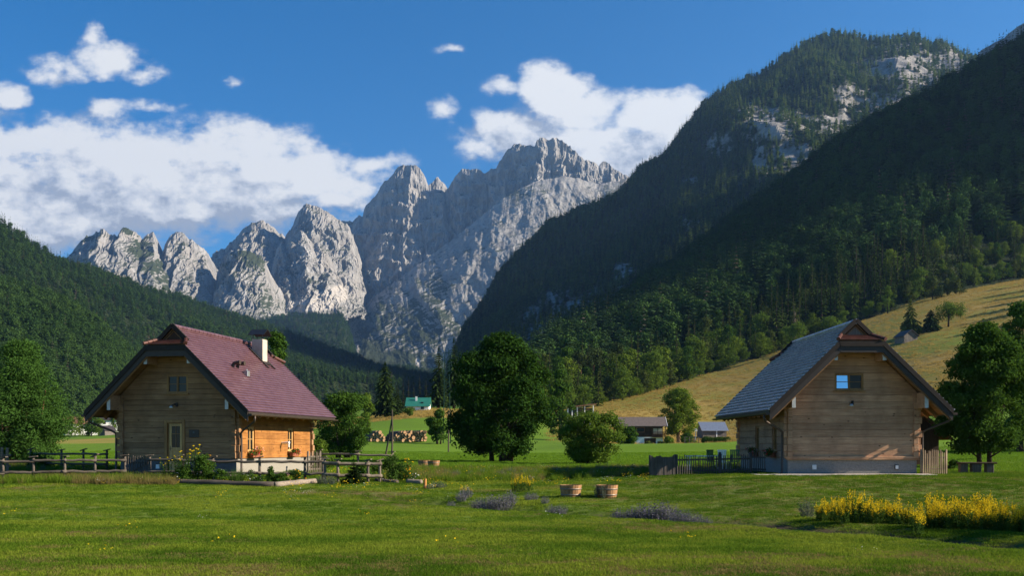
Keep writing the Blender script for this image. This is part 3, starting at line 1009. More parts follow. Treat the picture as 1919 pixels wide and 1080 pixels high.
# ------------------------------------------------------------------ the far woods
far_con = [proto('far_spruce', conifer(1.0, r_, w_, 7, 1, 100 + i, start=.04, droop=.35, power=p_), M_SPRUCE_FAR) for i, (r_, w_, p_) in enumerate(((.17, 11, .8), (.20, 10, .9), (.15, 12, .7), (.22, 10, 1.0)))]
far_spruce_lit = [proto('far_spruce_lit', conifer(1.0, r_, w_, 7, 1, 140 + i, start=.04, droop=.35, power=p_), M_SPRUCE_FAR_LIT) for i, (r_, w_, p_) in enumerate(((.19, 11, .8), (.22, 10, .9), (.17, 12, .7)))]
far_brd = [proto('far_beech', small_broad(1.0, w_, 120 + i, 700, .09, .05, 14, .40), M_BROAD_FAR) for i, w_ in enumerate((.42, .36, .48))]


def wood(name, H, n_con, n_brd, hc, hb, keep=None, tmax=1.0, label=None, con=None):
    p = sample(H, n_con, keep, tmax)
    if len(p):
        s = rs.uniform(hc[0], hc[1], len(p))
        scatter(name, p - np.array([0, 0, .5]), con or far_con, np.stack([s * rs.uniform(.85, 1.25, len(p)), s * rs.uniform(.85, 1.25, len(p)), s], -1), tilt=.03, label=label[0], cat='woodland')
    p = sample(H, n_brd, keep, tmax)
    if len(p):
        s = rs.uniform(hb[0], hb[1], len(p))
        scatter(name, p - np.array([0, 0, .5]), far_brd, np.stack([s, s, s * rs.uniform(.85, 1.2, len(p))], -1), tilt=.08, label=label[1], cat='woodland')


def patchy(L, thr, seed):
    def f(px, py, p, r):
        return (fbm(np.stack([p[:, 0] / L, p[:, 1] / L, p[:, 2] / L + seed], -1), 3) > thr) & (r + .25 * rs.normal(size=len(r)) < .52)
    return f


allp = lambda px, py, p, r: (r + .22 * rs.normal(size=len(r)) < .5)
wood('forest', H_LEFTBACK, 17000, 5200, (17, 28), (11, 17), allp, label=('dense spruce forest climbing the long slope at the left of the valley', 'beech crowns mixed into the forest of the long left slope'))
wood('forest', H_LEFTNEAR, 3600, 4300, (14, 24), (10, 16), allp, label=('spruces on the nearer wooded spur behind the left village', 'round green broadleaf crowns on the nearer left spur'))
wood('forest', H_VALLEY, 6500, 1500, (20, 32), (14, 20), allp, label=('dark forest on the valley floor below the rock slab', 'broadleaf crowns in the dark forest below the rock slab'))
wood('forest', H_BIG, 17000, 8500, (17, 33), (10, 18), allp, con=far_spruce_lit + far_con[:1], label=('spruce forest clinging to the steep rocky mountain', 'broadleaf crowns and scrub among the rocks of the steep mountain'))
wood('forest', H_CRAG, 500, 300, (10, 16), (5, 9), patchy(60, .05, 3), label=('few spruces on the bare crag at the right skyline', 'low scrub on the bare crag at the right skyline'))
wood('forest', H_DARK, 9500, 7500, (17, 29), (11, 17), lambda px, py, p, r: True | (py < 0), .93, label=('spruces of the dark shaded forest slope above the hay meadow', 'broadleaf crowns of the dark shaded forest slope'))
# ------------------------------------------------------------------ single trees one can tell apart
def px2m(px, Y):
    return px / F * Y


def place(px, Y):
    q = on(px, Y)
    return (q[0], q[1], q[2] - .03)


def hgt(px, Y, top):
    """height in metres of something whose top shows at image row top"""
    return ZC + (HY - top) / F * Y - g1((px - CX) / F * Y, Y)


def broad(label, px, Y, top, hw, seed, n, leaf, mat, z0=.12, nb=34, br=.24, shape='round', stems=1, r0=None, spread=.3, bark=M_BARK, name='broadleaf_tree', cat='tree', group=None, use=14, shell=.5, lean=0., aspect=.62):
    H = hgt(px, Y, top)
    W = px2m(hw, Y)
    b = crown_blobs(H, H * z0, W, seed, nb, br, shape, lean)
    cr = blob_crown(b, n, leaf, seed, shell=shell, aspect=aspect)
    tr = limbs(b, H, H * z0, r0 or H * .018, seed, stems, spread, use=use)
    return tree(name, label, cat, place(px, Y), cr, tr, mat, bark, group)


broad('big rounded willow with dense green foliage behind the rail fence left of the cabin', 38, 56, 640, 104, 31, 60000, .15, M_WILLOW, .05, 90, .24, 'dome', 3, .22, .5, M_BARK_RED, 'willow_tree', shell=.62, aspect=.4)
broad('large dark green maple with many stems in the middle of the meadow', 940, 76, 628, 122, 32, 72000, .23, M_MAPLE, .10, 110, .2, 'egg', 6, .2, .75, M_BARK, 'maple_tree', use=30, shell=.15)
broad('leafy maple with a dark crown over the old barn beside the right cabin', 1846, 53, 606, 98, 33, 56000, .17, M_LEAF, .13, 170, .19, 'egg', 2, .18, .3, M_BARK, 'maple_tree', use=20, shell=.35)
broad('multi-stemmed dark bush with a vase-shaped crown behind the right end of the left cabin', 642, 92, 736, 62, 34, 26000, .2, M_LEAF, .12, 70, .22, 'vase', 6, .16, .6, M_BARK, 'large_shrub', 'shrub', use=22, shell=.45)
broad('spreading light green shrub in the meadow right of the big maple', 1109, 69, 770, 70, 35, 24000, .15, M_LIGHT, .08, 70, .2, 'vase', 6, .10, .5, M_BARK, 'large_shrub', 'shrub', use=24, shell=.35)
broad('dark slender tree rising behind the red roof of the left cabin', 517, 84, 622, 46, 36, 9000, .24, M_LEAF, .2, 26, .3, 'egg', 1, name='broadleaf_tree')
broad('pale green tree peeping out between the vase-shaped bush and the tall spruce', 688, 170, 738, 18, 37, 2600, .4, M_LIGHT, .12, 14, .34, 'egg')
broad('round clipped-looking green tree in front of the log piles', 822, 146, 769, 25, 38, 5200, .3, M_LEAF, .14, 24, .3, 'round', 3, .16, .3)
broad('small light green fruit tree on the mown slope below the green-roofed house', 769, 250, 764, 13, 39, 1300, .36, M_LIGHT, .3, 12, .36, 'round', name='fruit_tree')
broad('bright green tree close behind the big maple on its right', 1050, 185, 692, 32, 40, 6000, .42, M_LEAF, .1, 28, .28, 'egg')
broad('dense dark bush between the light shrub and the brown chalet', 1176, 152, 798, 24, 41, 4200, .3, M_LEAF, .02, 20, .34, 'round', 1, name='large_shrub', cat='shrub')
broad('airy ash tree with a forked pale trunk beside the metal-roofed shed', 1272, 214, 727, 47, 42, 12000, .40, M_EDGE_LEAF_LIT, .20, 70, .22, 'round', 1, .34, bark=M_BARK_PALE, name='ash_tree', use=30, shell=.25)
broad('broad light green tree at the right edge of the picture behind the maple', 1912, 96, 566, 62, 43, 13000, .3, M_LEAF, .1, 40, .26, 'egg')
broad('tree with pale leaves low at the right picture edge behind the lawn', 1925, 70, 668, 34, 44, 6000, .26, M_LEAF, .1, 24, .3, 'egg')
broad('yellowish green apple tree on the hay slope, rightmost of the three by the small barn', 1778, 352, 566, 34, 45, 3000, .5, M_LIGHT, .34, 22, .27, 'vase', 1, .26, name='apple_tree', use=18)
broad('dark low mound of leaves under the willow by the fence', 66, 47, 850, 34, 46, 1800, .13, M_LEAF, .02, 14, .4, 'dome', 1, .05, name='low_bush', cat='shrub')
# by the edge of the wood, on the hay slope
broad('round olive green tree at the upper hay meadow edge, left of the double pole', 1792, 480, 523, 21, 47, 1700, .8, M_OLIVE, .03, 16, .36, 'dome')
broad('pale birch standing between the two round bushes at the upper meadow edge', 1776, 486, 513, 9, 48, 800, .7, M_OLIVE, .1, 10, .5, 'egg', name='birch_tree')
broad('tall olive green bush under the last spruces at the upper meadow edge', 1748, 482, 517, 22, 49, 1900, .8, M_OLIVE, .03, 16, .36, 'egg')
broad('bright yellow-green young tree before the dark spruces above the right cabin roof', 1664, 474, 536, 12, 50, 1000, .7, M_LIGHT, .1, 10, .42, 'egg')
broad('yellow-green bush just left of the right cabin ridge', 1494, 432, 604, 32, 51, 2400, .7, M_LIGHT, .02, 20, .34, 'dome')
broad('bright green bush behind the ridge of the right cabin', 1556, 452, 592, 26, 52, 1900, .7, M_LIGHT, .02, 18, .34, 'dome')
broad('thin brownish half-bare tree in front of the dark spruces', 1490, 436, 556, 13, 53, 500, .6, M_OLIVE, .15, 12, .4, 'egg', bark=M_BARK_PALE)
broad('dark shrub at the hay meadow foot close to the right cabin eave', 1398, 180, 812, 18, 54, 2200, .32, M_LEAF, .02, 14, .36, 'dome', name='low_bush', cat='shrub')
broad('dark bush hugging the right side of the brown chalet', 1226, 195, 812, 14, 55, 1800, .32, M_LEAF, .02, 12, .4, 'dome', name='low_bush', cat='shrub')
broad('fresh green round bush at the foot of the ash tree', 1252, 190, 818, 14, 56, 1800, .3, M_LIGHT, .02, 12, .4, 'dome', name='low_bush', cat='shrub')
broad('brownish low bush in the chalet garden', 1240, 180, 828, 10, 57, 1100, .26, M_OLIVE, .02, 10, .42, 'dome', name='low_bush', cat='shrub')
broad('reddish green bush by the garage door of the brown chalet', 1217, 176, 828, 10, 58, 1100, .26, M_OLIVE, .02, 10, .42, 'dome', name='low_bush', cat='shrub')
broad('dark green bush in the garden behind the wire pen', 1288, 196, 811, 18, 59, 2000, .32, M_LEAF, .02, 12, .4, 'dome', name='low_bush', cat='shrub')
broad('low rusty bush behind the clipped hedge', 1322, 194, 819, 14, 60, 1400, .28, M_OLIVE, .02, 12, .4, 'dome', name='low_bush', cat='shrub')
broad('low bush with weeds at the corner of the old barn', 1786, 48, 862, 16, 61, 1500, .1, M_LEAF, .02, 12, .4, 'dome', name='low_bush', cat='shrub')
broad('small leafy bush standing between the log pile and the vase-shaped bush', 676, 140, 806, 9, 62, 800, .26, M_LEAF, .02, 8, .5, 'dome', name='low_bush', cat='shrub')
# clipped hedge
hb = [(np.array([x, 0, .55]), np.array([.5, .55, .62])) for x in np.linspace(-2.2, 2.2, 9)]
tree('clipped_hedge', 'clipped dark hedge running in front of the metal-roofed shed', 'hedge', place(1343, 186), blob_crown(hb, 4200, .22, 63, shell=.8), None, M_LEAF, None)


def spruce(label, px, Y, top, hw, seed, wh=30, nbr=9, st=4, mat=M_SPRUCE, start=.08, power=.85, group=None, gap=.12, name='spruce_tree', droop=.3):
    H = hgt(px, Y, top)
    W = px2m(hw, Y)
    cr = conifer(H, W, wh, nbr, st, seed, start=start, power=power, gap=gap, droop=droop)
    return tree(name, label, 'tree', place(px, Y), cr, trunk_tube(H, H * .017), mat, M_BARK, group)


spruce('tall shaggy spruce standing alone left of the green-roofed house', 722, 262, 677, 29, 70, 34, 10, 5, start=.1, power=.62)
spruce('lower spruce leaning on the right side of the tall lone spruce', 744, 268, 722, 17, 71, 22, 9, 4, power=.7)
spruce('dark spruce left of the green lattice mast', 823, 300, 648, 26, 72, 32, 9, 4, power=.72)
spruce('tallest dark spruce right of the green lattice mast', 851, 305, 632, 27, 73, 34, 9, 4, power=.72)
spruce('silvery green spruce right behind the small grey barn', 1707, 352, 567, 25, 74, 26, 10, 4, M_OLIVE, power=.6, start=.05)
spruce('dark compact conifer, middle one of the three trees by the small barn', 1745, 350, 580, 20, 75, 24, 10, 4, power=.5, start=.12)
spruce('small bushy spruce on the lawn in front of the split-rail fence', 663, 38.2, 858, 24, 76, 24, 11, 7, power=.95, start=.02, gap=.05, name='young_spruce', droop=.05)
for i, (px, Y, top, hw) in enumerate(((756, 400, 712, 9), (766, 420, 706, 10), (776, 410, 716, 9), (787, 405, 700, 10), (799, 415, 708, 10), (811, 400, 716, 9), (868, 400, 690, 11), (747, 430, 722, 9))):
    spruce('dark spruce of the row behind the green-roofed house', px, Y, top, hw, 80 + i, 15, 7, 2, group='dark spruces behind the green-roofed house')

# ---- the lit edge of the wood along the hay meadow: forms once, then copies
edge_spruce, edge_brd, edge_pine = [], [], []


def unit_tree(name, label, crown, trunk, mc, mt, group):
    t_ = thing(name, label, 'tree', (0, 0, 0), 0, group)
    crown.build('crown', mc, t_)
    trunk.build('trunk', mt, t_, smooth=True)
    return t_


G_SPR = 'spruces along the edge of the wood'
G_BRD = 'leafy trees along the edge of the wood'
L_SPR = 'spruce standing in the sunlit edge of the wood above the hay meadow'
L_BRD = 'round leafy tree in the sunlit edge of the wood above the hay meadow'
for i, (r_, p_, wh) in enumerate(((.15, .8, 18), (.18, .85, 17), (.13, .7, 20), (.2, .9, 16), (.16, .62, 18))):
    edge_spruce.append(unit_tree('spruce_tree', L_SPR, conifer(1., r_, wh, 8, 3, 200 + i, start=.06, power=p_, gap=.15, droop=.32), trunk_tube(1., .016), M_EDGE_SPRUCE_LIT, M_BARK, G_SPR))
for i, (w_, sh, mt_) in enumerate(((.42, 'egg', M_EDGE_LEAF_LIT), (.5, 'dome', M_EDGE_LEAF_LIT), (.36, 'egg', M_LEAF), (.46, 'round', M_LIGHT), (.34, 'egg', M_OLIVE))):
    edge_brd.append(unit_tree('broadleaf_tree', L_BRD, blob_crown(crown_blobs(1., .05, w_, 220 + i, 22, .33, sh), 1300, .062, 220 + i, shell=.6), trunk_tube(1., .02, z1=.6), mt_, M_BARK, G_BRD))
for i in range(2):
    bl = [(np.array([rs.normal() * .06, rs.normal() * .06, rs.uniform(.62, .95)]), np.array([.1, .1, .055]) * rs.uniform(.8, 1.4)) for _ in range(12)]
    edge_pine.append(unit_tree('pine_tree', 'pine with a bare reddish trunk and tuft crown above the big maple', blob_crown(bl, 700, .05, 240 + i, shell=.4), MB().tube([[0, 0, -.02], [.01, 0, .4], [0, .01, .92]], [.014, .011, .004], 6), M_PINE, M_BARK_RED, 'red-stemmed pines'))
G_, nb_, _ = H_DARK
GD = G_[nb_ - 1:]
first = {}


def dark_pt(px, t):
    row = GD[min(GD.shape[0] - 1, int(t * (GD.shape[0] - 1)))]
    q = CX + row[:, 0] / row[:, 1] * F
    return row[int(np.argmin(np.abs(q - px)))].copy()


def put(kind_, i, p, H, w=1.0):
    src = kind_[i]
    p = np.array(p)
    p[2] = max(p[2], g1(p[0], p[1])) - .2
    rz = rs.uniform(0, 6.283)
    sc = (H * w, H * w, H)
    if id(src) not in first:
        first[id(src)] = 1
        src.location, src.rotation_euler, src.scale = p, (0, 0, rz), sc
        return src
    return dup(src, p, rz, sc)


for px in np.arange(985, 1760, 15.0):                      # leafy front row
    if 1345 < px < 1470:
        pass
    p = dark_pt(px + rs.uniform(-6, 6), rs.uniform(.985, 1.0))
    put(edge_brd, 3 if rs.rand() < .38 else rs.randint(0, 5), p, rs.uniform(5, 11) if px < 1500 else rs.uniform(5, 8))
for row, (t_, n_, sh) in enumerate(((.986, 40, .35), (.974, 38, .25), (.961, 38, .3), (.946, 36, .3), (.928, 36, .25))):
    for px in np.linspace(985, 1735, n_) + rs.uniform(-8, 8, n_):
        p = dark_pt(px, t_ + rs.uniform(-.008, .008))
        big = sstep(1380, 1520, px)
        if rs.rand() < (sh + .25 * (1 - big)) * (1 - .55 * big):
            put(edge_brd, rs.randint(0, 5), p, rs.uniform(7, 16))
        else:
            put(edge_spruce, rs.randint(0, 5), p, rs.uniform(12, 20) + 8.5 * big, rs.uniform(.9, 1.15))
for px in np.r_[np.arange(1745, 1985, 6.0), np.arange(1700, 1990, 5.0)]:
    p = dark_pt(px + rs.uniform(-5, 5), rs.choice([.998, .99, .98, .966, .952, .938, .925]))
    if rs.rand() < .55:
        put(edge_spruce, rs.randint(0, 5), p, rs.uniform(13, 20))
    else:
        put(edge_brd, rs.randint(0, 5), p, rs.uniform(7, 12))
for px, t_, H in ((1086, .955, 15), (1099, .955, 16), (1109, .955, 17), (1118, .955, 16.5), (1128, .955, 17), (1137, .955, 15), (1161, .955, 18), (1062, .96, 13), (1070, .965, 14)):
    put(edge_pine, rs.randint(0, 2), dark_pt(px, t_), H)
# trees on the right, outside the picture, whose long shadows fall across the lawn and the field
for (x, y, H, i) in ((27, 19.5, 9, 0), (31, 17.5, 10, 3), (34, 20.5, 9, 1), (38, 34, 7, 0), (62, 96, 15, 0), (72, 101, 16, 3), (84, 98, 15, 1), (96, 103, 16, 0), (58, 104, 13, 2), (110, 99, 15, 3), (176, 300, 13, 1), (188, 322, 15, 0), (200, 345, 14, 3), (214, 362, 16, 1), (232, 400, 15, 0), (246, 420, 16, 3), (262, 455, 15, 1), (222, 380, 14, 2), (168, 270, 13, 0)):
    c_ = put(edge_brd, i, (x, y, 0), H)
    c_['label'] = 'tall leafy tree beyond the right edge of the picture shading the grass'
    c_['group'] = 'trees beyond the right picture edge'
# trees by the village on the left
for i, (px, Y, H, kk, ii, lab) in enumerate(((166, 395, 11, edge_spruce, 3, 'dark tree in front of the village between two white houses'), (172, 392, 12, edge_brd, 2, 'tall birch-like tree in front of the white village house'), (186, 380, 7, edge_brd, 3, 'round green tree before the village beside the little grey hut'), (178, 430, 9, edge_brd, 0, 'leafy tree behind the birch by the village'), (205, 440, 8, edge_brd, 1, 'round tree on the slope behind the white village house'), (150, 420, 9, edge_brd, 0, 'leafy tree at the left end of the village'), (135, 410, 8, edge_brd, 1, 'leafy tree half hidden behind the big willow'), (216, 420, 9, edge_brd, 0, 'leafy tree showing just beside the corner of the left cabin'))):
    q = on(px, Y)
    c_ = put(kk, ii, q, H)
    c_['label'] = lab
    if 'group' in c_:
        del c_['group']
# ------------------------------------------------------------------ materials of made things
M_LOG_GREY = mat_wood('weathered_planks', (.20, .106, .05), (.36, .214, .112), 0, bmp=.05)
M_LOG_WARM = mat_wood('honey_planks', (.22, .085, .018), (.40, .18, .045), 1)
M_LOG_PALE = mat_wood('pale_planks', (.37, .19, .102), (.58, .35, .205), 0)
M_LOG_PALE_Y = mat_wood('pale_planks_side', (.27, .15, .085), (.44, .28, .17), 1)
M_FRAME = mat_wood('window_wood', (.20, .10, .035), (.36, .20, .07), 2, False, .5)
M_FRAME_LIGHT = mat_wood('light_window_wood', (.42, .24, .08), (.62, .40, .17), 2, False, .5)
M_SOFFIT = mat_wood('soffit_boards', (.17, .09, .035), (.33, .18, .08), 1, False)
M_DARKBOARD = mat_plain('dark_bargeboard', (.028, .021, .017), .55, .3, 4)
M_BROWN_METAL = mat_plain('brown_sheet_metal', (.026, .020, .017), .7, .12, 3, 0.0, spec=.2)
M_COPPER = mat_plain('gutter_copper', (.06, .044, .034), .5, .2, 6, .3)
M_WHITE_END = mat_plain('white_painted_wood', (.5, .5, .48), .75, .2, 8)
M_PLASTER = mat_plain('rough_plaster', (.25, .235, .215), .95, .25, 30, bump=1.0, spec=.1)
M_PLASTER_W = mat_plain('light_plaster', (.24, .225, .195), .95, .12, 20, spec=.1)
M_GRAVEL = mat_plain('dark_gravel', (.10, .09, .075), .95, .4, 25, bump=.5, spec=.1)
M_CONCRETE = mat_plain('concrete_edge', (.36, .32, .27), .95, .3, 9, bump=.7, spec=.1)
M_CHIM = mat_plain('chimney_render', (.42, .37, .31), .9, .22, 3, bump=.4, spec=.1)
M_BLACK = mat_plain('black_metal', (.02, .02, .022), .35, .2, 8, .4)
M_STEEL = mat_plain('zinc_sheet', (.45, .46, .47), .35, .12, 3, .8)
M_WHITEP = mat_plain('white_paint', (.78, .77, .74), .6, .06, 5)
M_GREYWOOD = mat_wood('grey_barn_boards', (.10, .088, .075), (.23, .20, .17), 2, False)
M_BROWNWOOD = mat_wood('brown_stained_boards', (.035, .02, .012), (.08, .045, .028), 2, False)
M_DARK_RAIL = mat_wood('dark_round_wood', (.055, .045, .036), (.15, .125, .098), 0, False)
M_SILVER_RAIL = mat_wood('silvered_round_wood', (.10, .08, .06), (.22, .185, .14), 0, False)


def mat_glass(name, c, rough=.04, mir=.08):
    m, k, out = material(name)
    a = k.n('ShaderNodeBsdfPrincipled', {'Base Color': (*c, 1), 'Roughness': .25, 'Specular IOR Level': .06})
    b = k.n('ShaderNodeBsdfGlossy', {'Color': (.9, .95, 1, 1), 'Roughness': rough})
    x = k.n('ShaderNodeMixShader', {0: mir, 1: a.outputs[0], 2: b.outputs[0]})
    k.t.links.new(x.outputs[0], out.inputs[0])
    return m


M_GLASS = mat_glass('window_glass', (.010, .013, .015), .12, .012)
M_GLASS_CURT = mat_glass('window_glass_with_curtain', (.022, .028, .030), .08, .015)
M_GLASS_BRIGHT = mat_glass('coated_window_glass', (.02, .03, .045), .02, .7)


def mat_tile(name, c0, c1, rough, spec):
    m, k, out = material(name)
    isl = rnd_island(k)
    co = coords(k)
    c = k.mix(isl, c0, c1)
    n_ = k.noise(co, 2.2, 4, .6)
    c = k.mix(k.mapr(n_, .45, .7, 0, .4), c, [x * .6 for x in c0])
    prin(k, out, c, rough, k.bump(k.noise(co, 22., 3, .6), .25, .01), spec=spec)
    return m


M_TILE_RED = mat_tile('red_glazed_tiles', (.098, .047, .056), (.13, .070, .080), .33, .5)
M_TILE_SLATE = mat_tile('dark_glazed_tiles', (.25, .24, .255), (.33, .32, .335), .26, .9)
M_TILE_HIP = mat_tile('rust_red_tiles', (.075, .026, .018), (.125, .048, .034), .55, .3)

# the common frame of both cabins: x across the gable, y into the house, z up from the ground line
RW, ZE, ZR, ZP = 3.74, 2.74, 6.36, .66
MR = (ZR - ZE) / RW
WW = 2.76
XH = .92          # half width of the cut-off gable top
YF = -1.0


def zroof(x):
    return ZR - MR * abs(x)


def plank_wall(mb, x0f, x1f, z0, z1, axis, at, th, openings, h=.30, r=None, gap=.009, out=-1):
    """rows of planks; x0f/x1f give the ends at a height (for gables); openings are left free"""
    z = z0
    while z < z1 - .02:
        zt = min(z + h * (1 + (r.uniform(-.12, .12) if r is not None else 0)), z1)
        if z1 - zt < .1:
            zt = z1
        zs = sorted({z, zt} | {q for o in openings for q in o[2:4] if z < q < zt})
        for a, b in zip(zs[:-1], zs[1:]):
            cut = sorted([(o[0], o[1]) for o in openings if o[2] < (a + b) / 2 < o[3]])
            lo, spans = None, []
            cur = (x0f(a), x0f(b))
            for c0, c1 in cut:
                spans.append((cur[0], c0, cur[1], c0))
                cur = (c1, c1)
            spans.append((cur[0], x1f(a), cur[1], x1f(b)))
            for (s0, s1, t0, t1) in spans:
                if s1 - s0 < .03:
                    continue
                t1 = max(t1, t0 + .01)
                ea = gap / 2 if a == z else 0
                eb = gap / 2 if b == zt else 0
                d = (r.uniform(-.003, .003) if r is not None else 0)
                if axis == 0:
                    pts = [(s0, at + d, a + ea), (s1, at + d, a + ea), (t1, at + d, b - eb), (t0, at + d, b - eb)]
                    mb.prism(pts, (0, -out * th, 0))
                else:
                    pts = [(at + d, s0, a + ea), (at + d, s1, a + ea), (at + d, t1, b - eb), (at + d, t0, b - eb)]
                    mb.prism(pts, (-out * th, 0, 0))
        z = zt


def make_window(parent, axis, at, c, z0, w, h, out, mats, panes, depth=.0, bars=1, leaves_=2, name='window', sill=True):
    """casement: frame with mullion and glazing bars; axis 0 = in a gable wall (spans x), 1 = in a side wall (spans y)"""
    def bx(mb, a0, a1, d0, d1, e0, e1):
        if axis == 0:
            mb.box(a0, a1, min(at + out * d0, at + out * d1), max(at + out * d0, at + out * d1), e0, e1)
        else:
            mb.box(min(at + out * d0, at + out * d1), max(at + out * d0, at + out * d1), a0, a1, e0, e1)
    fr = MB()
    t = .055
    o0, o1 = -depth - .05, .03 - depth
    bx(fr, c - w / 2, c - w / 2 + t, o0, o1, z0, z0 + h)
    bx(fr, c + w / 2 - t, c + w / 2, o0, o1, z0, z0 + h)
    bx(fr, c - w / 2 + t, c + w / 2 - t, o0, o1, z0, z0 + t)
    bx(fr, c - w / 2 + t, c + w / 2 - t, o0, o1, z0 + h - t, z0 + h)
    win = fr.build(name, mats[0], parent, bevel=.006)
    iw = (w - 2 * t)
    for i in range(leaves_):
        a0 = c - iw / 2 + iw * i / leaves_
        a1 = a0 + iw / leaves_
        ca = MB()
        s = .038
        bx(ca, a0 + .004, a0 + s, o0 + .01, o1 - .012, z0 + t, z0 + h - t)
        bx(ca, a1 - s, a1 - .004, o0 + .01, o1 - .012, z0 + t, z0 + h - t)
        bx(ca, a0 + s, a1 - s, o0 + .01, o1 - .012, z0 + t, z0 + t + s)
        bx(ca, a0 + s, a1 - s, o0 + .01, o1 - .012, z0 + h - t - s, z0 + h - t)
        for b in range(bars):
            zb = z0 + t + (h - 2 * t) * (b + 1) / (bars + 1)
            bx(ca, a0 + s, a1 - s, o0 + .018, o1 - .02, zb - .012, zb + .012)
        ca.build('casement', mats[1], win)
        pa = MB()
        bx(pa, a0 + s, a1 - s, o0 + .012, o0 + .022, z0 + t + s, z0 + h - t - s)
        po = pa.build('pane', panes[i], win)
        if panes[i] is M_GLASS_BRIGHT:                        # this casement leans a little, so it mirrors the sky
            for v_ in po.data.vertices:
                v_.co.y += .06 * (v_.co.z - z0 - h / 2) - .012
    if sill:
        sl_ = MB()
        bx(sl_, c - w / 2 - .06, c + w / 2 + .06, -.02, .075, z0 - .05, z0 - .004)
        sl_.build('sill', mats[0], win)
    return win


def tile_course(mb, pa, pb, qa, qb, nrm, r, tw=.24, lip=.036):
    """one course between lower edge pa-pb and upper edge qa-qb"""
    pa, pb, qa, qb, nrm = map(lambda v: np.array(v, float), (pa, pb, qa, qb, nrm))
    n = max(1, int(round(np.linalg.norm(pb - pa) / tw)))
    off = r.uniform(0, .5) / n
    ts = np.clip(np.r_[0, (np.arange(1, n) + off - .25 / n) / n, 1], 0, 1)
    down = unit(pa - qa)
    for t0, t1 in zip(ts[:-1], ts[1:]):
        if t1 - t0 < 1e-3:
            continue
        g_ = 0.0
        a, b = pa + (pb - pa) * (t0 + g_), pa + (pb - pa) * (t1 - g_)
        c, d = qa + (qb - qa) * (t1 - g_), qa + (qb - qa) * (t0 + g_)
        l = lip * r.uniform(.97, 1.03)
        e = down * r.uniform(0, .003)
        mb.add([a + nrm * l + e, b + nrm * l + e, c + nrm * .004, d + nrm * .004, a + e - nrm * .004, b + e - nrm * .004], [[0, 1, 2, 3], [4, 5, 1, 0], [4, 0, 3], [5, 2, 1]])


